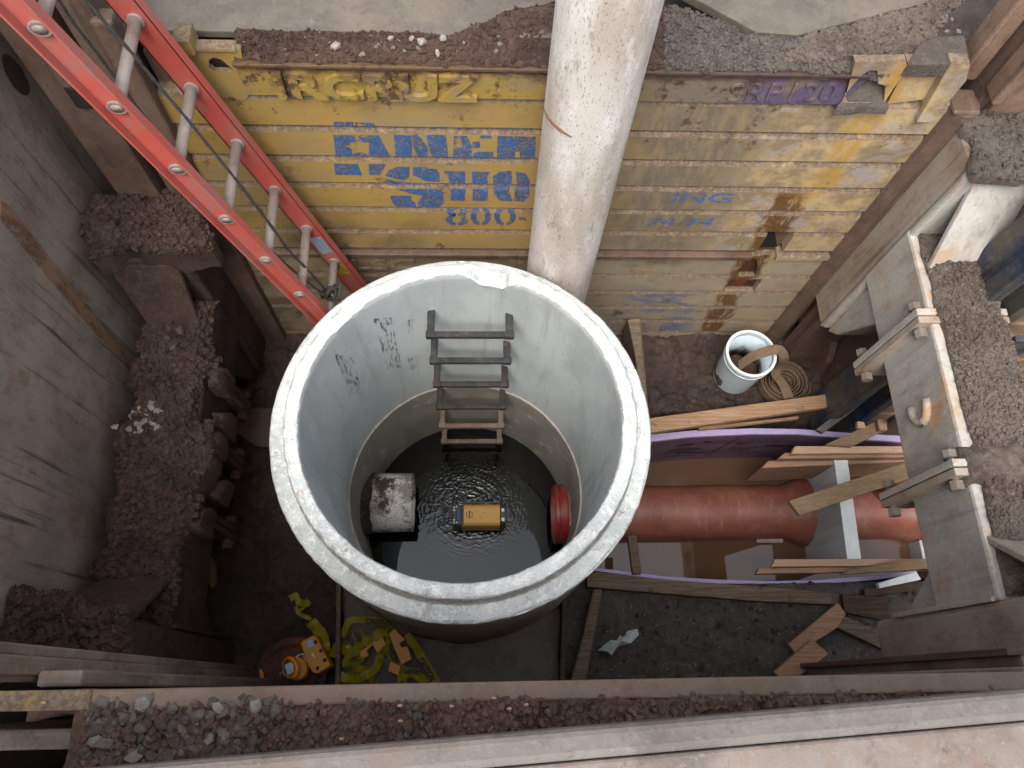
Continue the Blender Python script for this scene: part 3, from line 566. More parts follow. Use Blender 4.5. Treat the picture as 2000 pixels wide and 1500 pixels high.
# blue stencil lettering, cut at every groove
def sp(pts): return [(lambda q: (q[0], q[2]))(Yp(620 + .22 * u, 220 + .22 * v, YF)) for u, v in pts]
SH = [[(145, 78), (320, 80), (318, 142), (142, 142)], [(335, 82), (500, 90), (525, 142), (332, 142)],
      [(142, 195), (330, 200), (340, 262), (300, 268), (250, 290), (305, 320), (310, 372), (360, 350), (400, 352), (450, 372), (460, 320), (455, 262), (400, 262), (360, 215), (372, 198), (545, 200), (652, 395), (640, 410), (165, 410)],
      [(148, 450), (358, 455), (398, 555), (160, 552)], [(452, 455), (610, 455), (556, 555), (462, 550)],
      [(640, 120), (878, 125), (898, 155), (650, 155)], [(968, 125), (1143, 122), (1145, 160), (966, 160)], [(1185, 128), (1540, 128), (1542, 166), (1190, 165)], [(1568, 130), (1920, 134), (1925, 168), (1572, 168)],
      [(678, 195), (830, 200), (842, 300), (832, 415), (700, 415)], [(835, 200), (888, 190), (945, 260), (985, 312), (962, 415), (905, 415), (850, 300)], [(970, 195), (1140, 198), (1165, 418), (1030, 415), (985, 300)],
      [(1212, 205), (1325, 205), (1372, 300), (1368, 428), (1200, 428)], [(1440, 200), (1545, 202), (1545, 228), (1450, 228)], [(1372, 262), (1440, 252), (1446, 310), (1380, 312)], [(1385, 360), (1430, 345), (1562, 345), (1555, 425), (1372, 428)],
      [(1600, 205), (1940, 210), (1930, 430), (1800, 430), (1795, 340), (1755, 345), (1750, 430), (1590, 430)],
      [(600, 560), (640, 500), (720, 478), (818, 478), (816, 570), (770, 600), (690, 585)], [(845, 478), (960, 482), (1060, 502), (1085, 540), (1085, 615), (960, 606), (850, 552)],
      [(600, 582), (700, 602), (860, 628), (975, 655), (625, 655)], [(685, 675), (1060, 675), (1122, 710), (1120, 800), (1070, 850), (900, 858), (895, 790), (930, 745), (830, 715)], [(645, 735), (835, 738), (835, 775), (872, 800), (878, 858), (740, 852), (662, 800)],
      [(1150, 520), (1312, 520), (1312, 655), (1180, 655)], [(1325, 630), (1362, 625), (1362, 655), (1328, 655)], [(1370, 522), (1535, 525), (1508, 560), (1512, 655), (1380, 655)], [(1180, 675), (1315, 675), (1310, 780), (1185, 778)], [(1380, 675), (1512, 675), (1515, 782), (1378, 780)],
      [(1560, 560), (1620, 522), (1725, 515), (1728, 600), (1700, 700), (1740, 788), (1620, 780), (1565, 720)], [(1760, 520), (1850, 540), (1885, 600), (1880, 740), (1830, 790), (1745, 782), (1752, 700), (1772, 640)]]
def ringpoly(cx, cy, rx, ry, tx, ty):
    for a0, a1 in ((-80, 80), (100, 260)):
        a = np.radians(np.linspace(a0, a1, 9)); yield [(cx + rx * math.cos(t), cy + ry * math.sin(t)) for t in a] + [(cx + (rx - tx) * math.cos(t), cy + (ry - ty) * math.sin(t)) for t in a[::-1]]
for args in ((1240, 880, 92, 40, 62, 26), (1240, 950, 105, 52, 62, 22), (1450, 922, 92, 78, 52, 22), (1665, 922, 98, 78, 52, 22)): SH += list(ringpoly(*args))
SH += [[(1790, 925), (1850, 925), (1850, 950), (1790, 950)]]
def clipz(poly, z, keep_above):
    r = []
    for i in range(len(poly)):
        a, b = poly[i], poly[(i + 1) % len(poly)]; ia = (a[1] > z) == keep_above; ib = (b[1] > z) == keep_above
        if ia: r.append(a)
        if ia != ib: t = (z - a[1]) / (b[1] - a[1]); r.append((a[0] + t * (b[0] - a[0]), z))
    return r
mb = MB()
for pl in SH:
    q = sp(pl)
    for a, b in zip(seams[:-1], seams[1:]):
        c = clipz(clipz(q, a - .025, False), b + .015, True)
        if len(c) >= 3: mb.add([(x, YF - .0012, z) for x, z in c], [tuple(range(len(c)))])
        c = clipz(clipz(q, a - .003, False), a - .025, True)      # the strip on the chamfer
        if len(c) >= 3 and a < 1.96: mb.add([(x, YF - .0012 + max(0, z - (a - .024)) * .40, z) for x, z in c], [tuple(range(len(c)))])
mb.build('stencil_lettering', BLUEP, panel)
for tx, x, z, W_, H_ in (('ING', Yp(1372, 385, YF)[0], Yp(1372, 386, YF)[2], .26, .07), ('74-74', Yp(1330, 432, YF)[0], Yp(1330, 433, YF)[2], .30, .06)):
    text('faded_lettering', tx, (x, YF - .0015, z), (1, 0, 0), (0, 0, 1), W_, H_, BLUEF, panel, ext=0, off=.03)

lower = empty('shoring_panel', (.3, YF, -.1), 'lower dull yellow trench panel with rusted hole, standing on the mud behind the bucket', 'shoring panel', 'yellow panels stacked on the far side')
s2 = [.742, .575, .408, .241, .090, -.08]
for k, (a, b) in enumerate(zip(s2[:-1], s2[1:])):
    if k == 0: slat(a, b, XL, 1.29, lower); slat(a, b, 1.455, XR, lower)
    else: slat(a, b, XL, XR, lower)
MB().box((XL, YF + .05, -.1), (XR, YF + .11, .95)).build('back_plate', RAIL, lower)
MB().box((XL, YF + .004, .752), (1.29, YF + .05, .925)).build('letter_band', YEL, lower, bevel=.004)
MB().box((1.455, YF + .004, .752), (XR, YF + .05, .925)).build('letter_band', YEL, lower, bevel=.004)
MB().box((XL, YF - .018, .925), (1.32, YF + .05, .956)).build('top_lip', RAIL, lower, bevel=.004)
MB().box((1.44, YF - .018, .925), (XR, YF + .05, .956)).build('top_lip', YEL, lower, bevel=.004)
MB().box((1.29, YF + .034, .58), (1.455, YF + .05, .925)).build('rusted_pocket', RUST, lower)
plate_with_hole('lower_eye', [(1440, 505), (1500, 497), (1520, 500), (1506, 545), (1425, 547)], [(1448, 520), (1462, 508), (1478, 505), (1480, 520), (1474, 540), (1440, 540)], YF + .006, .03, YEL, lower)
text('raised_letters', 'LSC', ((Yp(700, 520, YF)[0] + Yp(800, 520, YF)[0]) / 2, YF + .003, .84), (1, 0, 0), (0, 0, 1), .30, .10, YEL, lower, ext=.010, off=.02)
text('weld_letters', 'SRP', (Yp(985, 515, YF)[0], YF + .003, .86), (1, 0, 0), (0, 0, 1), .2, .07, YEL, lower, ext=.006)

# ------------------------------------------------------------------ corner rails
def vbox(parent, name, x0, x1, y0, y1, z0, z1, mat, bev=.006): return MB().box((x0, y0, z0), (x1, y1, z1)).build(name, mat, parent, bevel=bev)
def vround(parent, name, x, y, rx, ry, z0, z1, mat, n=20):
    V = []; 
    for z in (z0, z1):
        for j in range(n): a = 2 * math.pi * j / n; V.append((x + rx * math.cos(a), y + ry * math.sin(a), z))
    return mobj(name, V, [tuple(range(n)), tuple(range(2 * n - 1, n - 1, -1))] + [(j, (j + 1) % n, (j + 1) % n + n, j + n) for j in range(n)], mat, parent, smooth=False, bevel=0)
rl = empty('corner_rail', (-1.25, 1.95, -.1), 'brown slotted steel corner rail behind the red ladder', 'steel rail', 'slotted rails that hold the panels')
vbox(rl, 'front_plate', -1.44, -1.275, 1.875, 2.10, -.1, 3.0, RAIL)
vbox(rl, 'slot_web', -1.275, -1.235, 1.96, 2.10, -.1, 3.0, RAIL)
vbox(rl, 'inner_plate', -1.235, -1.135, 1.885, 2.10, -.1, 2.62, RAIL)
vbox(rl, 'edge_lip', -1.155, -1.085, 1.865, 1.93, -.1, 2.3, RAIL, .012)
vround(rl, 'pin_hole', -1.33, 1.876, .035, .012, 1.93, 2.02, simple('hole_black', '2a211c', .8, .9))
rr = empty('corner_rail', (1.85, 1.95, -.1), 'rounded dark brown steel rail at the right end of the yellow panel', 'steel rail', 'slotted rails that hold the panels')
vround(rr, 'round_edge', 1.755, 1.925, .060, .065, -.1, 1.96, RAIL)
vbox(rr, 'rail_cap', 1.70, 1.80, 1.87, 1.98, 1.955, 1.975, RAIL, .01)
vbox(rr, 'slot_web', 1.81, 1.85, 1.93, 2.10, -.1, 3.1, RAIL)
vbox(rr, 'outer_plate', 1.85, 2.42, 1.90, 2.10, .2, 3.1, RAILR, .01)
vbox(rr, 'groove_bar', 1.80, 1.835, 1.86, 1.95, 2.02, 3.1, RAILR, .01)
vbox(rr, 'inner_plate', 1.72, 1.79, 1.99, 2.08, 2.0, 3.1, RAILR, .01)
vbox(rr, 'side_lug', 1.84, 1.90, 1.83, 1.90, 2.30, 2.44, RAILR, .008)
MB().bar((1.905, 1.885, 2.40), (1.905, 1.885, 2.78), (1, 0, 0), .03, .012).build('white_strip', WPL, rr, bevel=.003)
MB().bar((1.97, 1.885, 2.36), (1.97, 1.885, 2.78), (1, 0, 0), .022, .012).build('white_strip', WPL, rr, bevel=.003)
for dx in (0, .035): 
    V_ = IV * .02; mobj('white_clip', V_ + A([1.925 + dx, 1.865, 2.33 + dx * .6]), IF, WPL, rr)
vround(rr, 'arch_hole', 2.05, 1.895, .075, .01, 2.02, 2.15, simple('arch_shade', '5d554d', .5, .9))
text('cast_letters', 'ULION', (2.01, 1.897, 2.62), (0, 0, 1), (-1, 0, 0), .22, .05, RAILR, rr, ext=.005)

# blue painted corner post and the tan slat panel right of it
bp = empty('corner_post', (2.15, 1.45, -.1), 'chipped blue and white steel corner post beyond the right strut', 'steel post')
bx = Zp(1600, 836, 0); bxx = bx[0]; byy = bx[1]
vbox(bp, 'face_plate', bxx, bxx + .055, byy, byy + .2, -.1, 2.2, BLUE, .006)
vbox(bp, 'channel_web', bxx + .055, bxx + .15, byy + .06, byy + .2, -.1, 2.2, BLUE, .006)
vbox(bp, 'outer_flange', bxx + .15, bxx + .20, byy - .02, byy + .2, -.1, 2.2, BLUE, .006)
vbox(bp, 'side_flange', bxx + .23, bxx + .34, byy - .08, byy - .05, .3, 1.35, BLUE, .006)
sp_ = empty('slat_panel', (2.9, 1.5, -.1), 'tan slatted panel at the right edge behind the dusty strut', 'shoring panel')
for k in range(16): slat(2.0 - .13 * k, 2.0 - .13 * (k + 1), bxx + .2, 4.3, sp_, TANP, byy + .07)
MB().box((bxx + .2, byy + .12, -.1), (4.3, byy + .16, 2.0)).build('back_plate', RAIL, sp_)
sw = empty('side_panel', (2.0, 1.7, -.1), 'dark brown steel side panel between rail and blue post', 'steel panel')
MB().box((2.02, byy + .2, -.1), (2.06, 1.9, 1.9)).build('plate', RAIL, sw, bevel=.004)
MB().prism([(1.80, 1.86, -.05), (2.0, 1.86, -.05), (2.0, 1.86, .55), (1.80, 1.86, .95)], (0, -.12, 0)).build('shoe_plate', RAIL, sw, bevel=.008)
MB().prism([(2.0, 1.80, -.05), (2.0, 1.62, -.05), (2.0, 1.66, .22), (2.0, 1.80, .40)], (-.04, 0, 0)).build('toe_plate', RAIL, sw, bevel=.008)

# ------------------------------------------------------------------ left steel plate
pl = empty('steel_plate', (-1.62, 1, -.1), 'tall scratched grey brown steel plate along the left side', 'steel plate')
MB().box((-1.66, -.35, -.1), (-1.60, 2.12, 3.2)).build('plate', PLATE_L, pl, bevel=.004)
vv = [Xp(x, y, -1.599) for x, y in ((0, 392), (14, 398), (110, 520), (205, 640), (262, 716), (252, 724), (190, 655), (95, 545), (10, 440), (0, 430))]
MB().prism(vv, (.0022, 0, 0)).build('rust_run', steel('orange_clay', 'a5836a', '98765e', k=.8, rust='8c6448', dark='5b3d2a', dust='b08a6e', dustk=.4), pl)
worn(bpy.data.materials['orange_clay'], 9, .36, .5, (1, 1, .4))
hv = Xp(29, 147, -1.6); n_ = 20
MB().prism([hv + A([0, .045 * math.sin(2 * math.pi * j / n_), .085 * math.cos(2 * math.pi * j / n_)]) for j in range(n_)], (.004, 0, 0)).build('lifting_hole', simple('plate_hole', '4e443d', .7, .9), pl)

# ------------------------------------------------------------------ struts
def strut(name, label, xi, zt, sgn, W, side_m, cap_m, top_m, group, bolt_m=None, FL=(1.30, .70), edge_m=None):
    """cross strut along Y: beam with a tall flared carriage at each end; xi = inner face, sgn = direction away from the pit"""
    bolt_m = bolt_m or BOLT; edge_m = edge_m or side_m
    root = empty(name, (xi + sgn * W / 2, .9, zt - .9), label, 'steel strut', group); zb = zt - .385; X = lambda k: xi + sgn * k
    def pri(nm, pts, x0, x1, m, bev=.008): return MB().prism([(X(x0), y, z) for y, z in pts], (sgn * (x1 - x0), 0, 0)).build(nm, m, root, bevel=bev)
    def hexah(nm, top, bot, t, m, bev=.006):   # sloped plate: top and bottom edges ((x0,x1),y,z)
        (a0, a1), ya_, za_ = top; (c0, c1), yb_, zb2 = bot
        return MB().prism([(X(a0), ya_, za_), (X(a1), ya_, za_), (X(c1), yb_, zb2), (X(c0), yb_, zb2)], t).build(nm, m, root, bevel=bev)
    pri('beam', [(.24, zb), (1.70, zb), (1.70, zt), (.24, zt)], 0, W, side_m, .014)
    pri('carriage', [(1.70, zt - .90), (1.90, zt - .90), (1.90, zt + .42), (1.70, zt + .42)], .012, W + .13, cap_m, .025)
    pri('carriage', [(.05, zt - .87), (.245, zt - .87), (.245, zt + .40), (.05, zt + .40)], -.005, W + .16, cap_m, .028)
    pri('front_edge', [(1.660, zt - .84), (1.70, zt - .90), (1.70, zt + .40), (1.660, zt + .36)], .004, W + .09, edge_m, .014)
    pri('lower_bracket', [(1.672, zb + .02), (1.66, zt - .88), (1.60, zt - .80), (1.46, zb + .02)], .035, .20, edge_m, .012)
    pri('foot_bracket', [(.245, zb + .02), (.245, zt - .66), (.43, zb + .02)], .03, .06, edge_m, .003)
    hexah('sloped_gusset', ((.05, W + .10), 1.655, zt + .34), ((.03, W), 1.49, zt - .004), (0, .03, 0), edge_m)
    hexah('sloped_gusset', ((.0, W + .15), .247, zt + .37), ((.01, W - .01), .46, zt - .004), (0, -.03, 0), cap_m)
    pri('weld_bead', [(.240, zb - .3), (.262, zb - .3), (.256, zt - .02), (.240, zt - .02)], -.012, .004, edge_m, .004)
    for y in FL:
        for dy in (-.017, .017): pri('flange', [(y + dy - .014, zb - .14), (y + dy + .014, zb - .14), (y + dy + .014, zt + .012), (y + dy - .014, zt + .012)], -.055, W + .055, edge_m if dy > 0 else cap_m, .003)
        for bx_, bz in ((-.03, zt - .035), (-.03, zb - .09), (W + .03, zt - .03)):
            h = MB(); hexa = [(.026 * math.cos(a), .026 * math.sin(a)) for a in np.radians(np.arange(0, 360, 60))]
            h.prism([(X(bx_) + a, y - .075, bz + b) for a, b in hexa], (0, .035, 0)); h.prism([(X(bx_) + a, y + .045, bz + b) for a, b in hexa], (0, .03, 0)); h.tube([(X(bx_), y - .05, bz), (X(bx_), y + .06, bz)], .014, 8); h.build('bolt', bolt_m, root, bevel=.003)
    return root, X
stR, XRf = strut('cross_strut', 'pale grey bolted steel strut on the right with dusty dirt along its top', 1.75, 1.50, 1, .25, STRUTR, STRUTB, SOIL_STR2, 'bolted struts across the pit')
stL, XLf = strut('cross_strut', 'mud caked brown steel strut on the left below the ladder', -1.19, .90, -1, .24, SOIL_STRUT, SOIL_STRUT, SOIL_STRUT, 'bolted struts across the pit', SOIL_STRUT, (1.33, 1.03, .70))
def lug(root, c, mat, ax, r=.055, t=.018):
    path = [A(c) + A(ax[0]) * r * math.cos(a) + A(ax[1]) * r * math.sin(a) for a in np.radians(np.linspace(-100, 100, 10))]
    MB().tube(path, t, 8).build('lifting_lug', mat, root, smooth=True)
lug(stR, (1.745, 1.0, 1.31), STRUTR, ((0, -1.2, 0), (0, 0, 1)), .055)
lug(stR, (1.93, 1.34, 1.52), STRUTB, ((1, 0, 0), (0, 1, .3)), .05)
lug(stL, (-1.33, .43, .93), STRUTL, ((1, 0, 0), (0, 1, .0)), .05)
lug(stL, (-1.29, 1.36, .93), STRUTL, ((1, 0, 0), (0, 1, .0)), .05)
# dirt lying on the struts: structure soil beds with crumbs
def soilbed(name, lo, hi, mat, crumb, n, smin, smax, seed, **k):
    o, G = patch(name, lo, hi, mat, None, seed=seed, kind='structure', **k)
    P, S = scatter(G, n, smin, smax, seed + 50); pebbles('crumbs', P, S, crumb, o, seed); return o, G
bR, gR = soilbed('soil_on_strut', [(1.775, .26, 1.515), (1.79, 1.0, 1.512), (1.775, 1.66, 1.512)], [(2.03, .26, 1.515), (2.03, 1.0, 1.515), (2.03, 1.66, 1.515)], SOIL_STR2, SOIL_STR2, 5000, .003, .012, 21, res=.006, amp=.012, lump=.008, lscale=36, edge=.06, mound=.03, skirt=.03, wob=.012)
cR, _ = soilbed('soil_cap', [(1.765, 1.64, 1.925), (2.13, 1.64, 1.925)], [(1.765, 1.92, 1.925), (2.13, 1.92, 1.925)], SOIL_GREY, SOIL_GREY, 900, .003, .012, 22, res=.006, amp=.008, lump=.012, lscale=45, edge=.04, mound=.02, skirt=.04)
bL, gL = soilbed('soil_on_strut', [(-1.47, .22, .91), (-1.475, 1.0, .91), (-1.45, 1.66, .91)], [(-1.17, .22, .905), (-1.165, 1.0, .905), (-1.18, 1.66, .905)], SOIL_STRUT, SOIL_STRUT, 5200, .004, .020, 23, res=.0065, amp=.03, lump=.03, lscale=22, edge=.07, mound=.045, skirt=.16, wob=.07)
cL, gcL = soilbed('soil_cap', [(-1.56, 1.64, 1.34), (-1.07, 1.64, 1.34)], [(-1.56, 1.92, 1.34), (-1.08, 1.92, 1.34)], SOIL_STRUT, SOIL_STRUT, 1500, .004, .020, 24, res=.007, amp=.03, lump=.045, lscale=20, edge=.08, mound=.07, skirt=.13, wob=.06)
nL, gnL = soilbed('soil_cap', [(-1.62, .05, 1.305), (-1.18, .05, 1.305)], [(-1.55, .36, 1.29), (-1.20, .27, 1.305)], SOIL_STRUT, SOIL_STRUT, 1600, .004, .020, 25, res=.006, amp=.02, lump=.025, lscale=18, edge=.06, mound=.035, skirt=.06, wob=.05)
for y, sx in ((1.33, -.30), (1.03, -.32), (.70, -.30)):
    patch('soil_clod', [(-1.19 + sx - .04, y - .07, .86), (-1.40, y - .08, .9)], [(-1.19 + sx - .04, y + .07, .86), (-1.40, y + .08, .9)], SOIL_STRUT, bL, res=.008, amp=.03, lump=.04, lscale=20, edge=.04, mound=.03, skirt=.14, seed=int(y * 50))
for y, z in ((1.31, .86), (1.14, .74), (1.01, .86), (.84, .70), (.68, .86)):
    patch('soil_clod', [(-1.19, y - .06, z), (-1.11, y - .06, z - .03)], [(-1.19, y + .05, z), (-1.11, y + .05, z - .03)], SOIL_STRUT, bL, res=.007, amp=.03, lump=.04, lscale=22, edge=.03, mound=.04, skirt=.10, seed=int(y * 70))
patch('soil_clod', [(1.73, .64, 1.47), (1.73, .78, 1.47)][::-1], [(1.93, .62, 1.53), (1.93, .80, 1.53)][::-1], SOIL_STR2, bR, res=.007, amp=.03, lump=.03, lscale=18, edge=.05, mound=.06, skirt=.08, seed=77)
rs = np.random.default_rng(31)
for x, y in [(262, 812), (275, 800), (290, 806), (300, 795), (283, 822), (268, 828), (297, 825), (310, 803), (318, 818), (258, 836), (275, 840), (225, 834), (305, 838), (292, 812), (315, 832), (265, 846), (334, 800), (355, 788), (340, 650), (328, 662), (350, 645), (336, 675), (284, 700), (330, 640)]:
    p = onbed(gL, x, y, .95, .004); stone(p, rs.uniform(.016, .025), STONEL if y > 780 and x < 322 else STONED, bL, rs)

# ------------------------------------------------------------------ backfill and road plates behind the far panel
rp = empty('road_plate', (-.2, 2.7, 2.16), 'grey steel road plate lying behind the panel at the top left', 'steel plate', 'road plates on the ground behind the pit')
def slabpoly(name, pts, z, t, mat, par, bev=.004): return MB().prism([Zp(x, y, z) for x, y in pts], (0, 0, -t)).build(name, mat, par, bevel=bev)
a = [(Zp(250, 90, 2.17)[0] - .6, 1.99, 2.158), (.35, 1.99, 2.158), (.55, 2.9, 2.158), (-2.6, 2.9, 2.158)]; MB().prism(a, (0, 0, -.03)).build('plate', ROADPL, rp, bevel=.004)
rp2 = empty('road_plate', (1.0, 2.7, 2.16), 'grey steel road plate lying in gravel behind the panel, right of the white pipe', 'steel plate', 'road plates on the ground behind the pit')
MB().prism([Zp(1290, -40, 2.17), Zp(1478, 62, 2.17), Zp(1560, 68, 2.17), Zp(1850, -5, 2.17), Zp(1900, -160, 2.17), Zp(1290, -200, 2.17)], (0, 0, -.035)).build('plate', ROADPL, rp2, bevel=.004)
zt_ = 2.13
lo = [Yp(x, y, 1.885) for x, y in ((458, 121), (700, 125), (1060, 132), (1300, 134), (1600, 136), (1670, 128), (1780, 124))]; lo = [A([p[0], 1.892, zt_]) for p in lo]
hiA = [(458, 52), (700, 54), (890, 60), (925, 42), (1000, 14), (1075, -2), (1180, -6), (1300, 4), (1350, 14), (1405, 32), (1462, 64), (1560, 70), (1640, 50), (1740, 26), (1800, 8), (1900, -30)]
hi = [Zp(x, y, zt_ + .06) for x, y in hiA]; hi = [A([p[0], p[1], zt_ + .045]) for p in hi]
bkA, gA = soilbed('backfill_soil', lo[:4], hi[:8], SOIL_BROWN, SOIL_BROWN, 1500, .003, .010, 41, res=.006, amp=.008, lump=.009, lscale=40, edge=.03, mound=.0, skirt=.03, wob=.0)
bkB, gB = soilbed('backfill_gravel', lo[3:], hi[7:], SOIL_GREY, SOIL_GREY, 4200, .004, .012, 42, res=.006, amp=.010, lump=.009, lscale=38, edge=.03, mound=.0, skirt=.03, wob=.0)
P_, S_ = scatter(gB, 1500, .006, .016, 44, u0=.45, v0=.25, power=1.6); pebbles('gravel', P_, S_, STONED, bkB, 9)
rs = np.random.default_rng(8)
for x, y, s_ in ((655, 90, .019), (763, 74, .013), (803, 75, .013), (824, 80, .017), (864, 76, .016), (768, 93, .011), (855, 103, .013), (708, 106, .011), (742, 86, .010), (818, 95, .010), (970, 100, .012), (976, 86, .011), (790, 100, .010), (735, 92, .009), (905, 84, .009)):
    stone(onbed(gA, x, y, 2.15, s_ * .3), s_, STONEL if s_ > .012 else STONEG, bkA, rs)
for x, y, s_ in ((1844, 32, .013), (1860, 38, .009), (1849, 62, .010), (1872, 62, .014), (1782, 40, .009), (1720, 30, .010), (1735, 26, .009), (1690, 40, .009)): stone(onbed(gB, x, y, 2.16, s_ * .3), s_, STONEG, bkB, rs)
pd = [Zp(x, y, 2.185) for x, y in ((1772, 124), (1796, 84), (1830, 70), (1884, 68), (1897, 126))]
cpb = empty('dusty_cap', pd[0], 'dust covered steel cap at the top right corner of the yellow panel', 'steel cap'); MB().prism(pd, (0, 0, -.06)).build('cap', SOIL_GREY, cpb, bevel=.006)

# ------------------------------------------------------------------ near side
npn = empty('shoring_panel', (.2, -.1, 0), 'near trench panel with tan top lip under the gravel at the bottom edge', 'shoring panel')
MB().box((-1.10, -.02, -.1), (1.72, .010, 2.125)).build('inner_face', TANP, npn, bevel=.003)
MB().box((-1.10, -.030, 2.06), (1.72, .014, 2.128)).build('top_lip', NEARL, npn, bevel=.006)
MB().box((-1.10, -.36, .2), (1.72, -.30, 2.09)).build('outer_face', TANP, npn)
MB().box((-1.10, -.03, 2.06), (-.885, .0145, 2.135)).build('yellow_end', YEL, npn, bevel=.003)
o, gN = patch('soil_on_panel', [(-.93, -.26, 2.115), (1.35, -.26, 2.115)], [(-.93, -.014, 2.115), (1.35, -.022, 2.115)], SOIL_NEAR, None, res=.0042, nmax=560, amp=.014, lump=.020, lscale=34, seed=61, edge=.025, mound=.004, skirt=.1, kind='structure')
bN = o; patch('soil_heap', [Zp(50, 1402, 2.10), Zp(175, 1402, 2.10)], [Zp(62, 1352, 2.10), Zp(175, 1350, 2.10)], SOIL_NEAR, bN, res=.005, amp=.012, lump=.014, lscale=40, edge=.03, mound=.02, skirt=.08, seed=91)
P_, S_ = scatter(gN, 9000, .002, .011, 62, u0=.02); pebbles('crumbs', P_, S_, SOIL_NEAR, bN, 63)
P_, S_ = scatter(gN, 700, .004, .011, 64, u0=.03, u1=.36, power=1.5); pebbles('gravel', P_, S_, STONED, bN, 65)
rs = np.random.default_rng(12); placed = []
for _ in range(9000):
    x = rs.uniform(160, 545); y = rs.uniform(1360, 1492)
    if (x > 500 and y > 1425) or len(placed) > 270: continue
    s_ = .0075 + .013 * rs.random() ** 1.8
    if all((x - a) ** 2 + (y - b) ** 2 > (760 * (s_ + c) * .52) ** 2 for a, b, c in placed): placed.append((x, y, s_))
for x, y, s_ in placed: stone(onbed(gN, x, y, 2.13, s_ * .1), s_, STONEG if rs.random() < .4 else STONED, bN, rs)
for x, y, s_ in ((427, 1382, .018), (500, 1380, .021), (283, 1370, .022), (262, 1475, .019), (411, 1442, .015), (440, 1440, .013), (183, 1447, .014), (198, 1452, .013), (455, 1395, .012), (290, 1441, .010)): stone(onbed(gN, x, y, 2.13, s_ * .5), s_, STONEL if s_ > .0125 else STONEG, bN, rs)
for x, y in ((995, 1384), (1028, 1376), (781, 1378), (782, 1408), (667, 1443), (882, 1379), (965, 1363), (85, 1372)): 
    p = Zp(x, y, 2.142); mobj('wood_chip', (IV * A([.007, .0035, .002])) + p, IF, WFRESH, bN)
# large stacked plate at the very bottom of the picture
npl = empty('steel_plate', (.2, -.4, 2.55), 'long grey and pinkish steel plate across the bottom edge, nearest the viewer', 'steel plate')
e0 = Zp(195, 1499, 2.56); e1 = Zp(2060, 1340, 2.56); d_ = (e1 - e0) / np.linalg.norm(e1 - e0); nb = A([-d_[1], d_[0], 0]); L0 = e0 - d_ * 1.0; L1 = e1 + d_ * .6
def strip(o0, o1, z0, z1): return [L0 - nb * o0 + A([0, 0, z0]), L1 - nb * o0 + A([0, 0, z0]), L1 - nb * o1 + A([0, 0, z1]), L0 - nb * o1 + A([0, 0, z1])]
MB().prism(strip(0, .055, 0, .012), (0, 0, -.05)).build('edge_bar', NEARG, npl, bevel=.016, seg=3)
MB().prism(strip(.0555, .75, .010, .012), (0, 0, -.06)).build('plate', NEARPL, npl, bevel=.006)
# near-left rail seen almost from above, near-right rail
RAILN = steel('rail_steel_dusty', '94877b', '7d7066', k=.9, rust='8a6a55', dark='4e443d', dust='a89c90')
nrl = empty('corner_rail', (-1.25, .05, -.1), 'grey slotted rail in the lower left corner beside the near panel', 'steel rail', 'slotted rails that hold the panels')
vbox(nrl, 'inner_plate', -1.50, -1.13, .095, .125, .0, 2.7, RAILN, .006)
vbox(nrl, 'slot_web', -1.44, -1.10, .05, .095, -.05, 2.5, RAILN, .004)
vbox(nrl, 'face_plate', -1.10, -.99, .022, .062, -.05, 1.97, RAILN, .008)
vbox(nrl, 'edge_lip', -1.16, -1.11, .035, .075, 1.4, 2.7, RAILN, .008)
vbox(nrl, 'outer_plate', -1.36, -.92, -.115, -.07, .0, 2.06, RAILN, .008)
vbox(nrl, 'back_plate', -1.4, -.93, -.32, -.24, .0, 1.6, YEL, .004)
nrr = empty('corner_rail', (1.8, .05, -.1), 'brown slotted rail in the lower right corner under the strut foot', 'steel rail', 'slotted rails that hold the panels')
vbox(nrr, 'inner_plate', 1.60, 1.69, .062, .085, -.05, 1.7, RAIL, .004)
vbox(nrr, 'slot_web', 1.64, 1.70, .03, .062, -.05, 1.7, RAILN, .004)
vbox(nrr, 'face_plate', 1.50, 1.66, -.005, .028, -.05, 1.9, RAILN, .006)
vbox(nrr, 'foot_tongue', 1.70, 2.05, .02, .05, .4, 1.9, RAILR, .006)

# ================================================================== THINGS
def solve_z(px, py, X, lo=-1.2, hi=3.2):
    for _ in range(50):
        m = (lo + hi) / 2
        if Zp(px, py, m)[0] > X: lo = m
        else: hi = m
    return (lo + hi) / 2
def plank(name, label, cat, pts, h, mat, group=None, bev=.004):
    P = [Zp(*p) for p in pts]; c = sum(P) / len(P); r = MB().prism([p for p in P], (0, 0, -h)).build(name, mat, None, bevel=bev)
    return tag(r, label, cat, group)
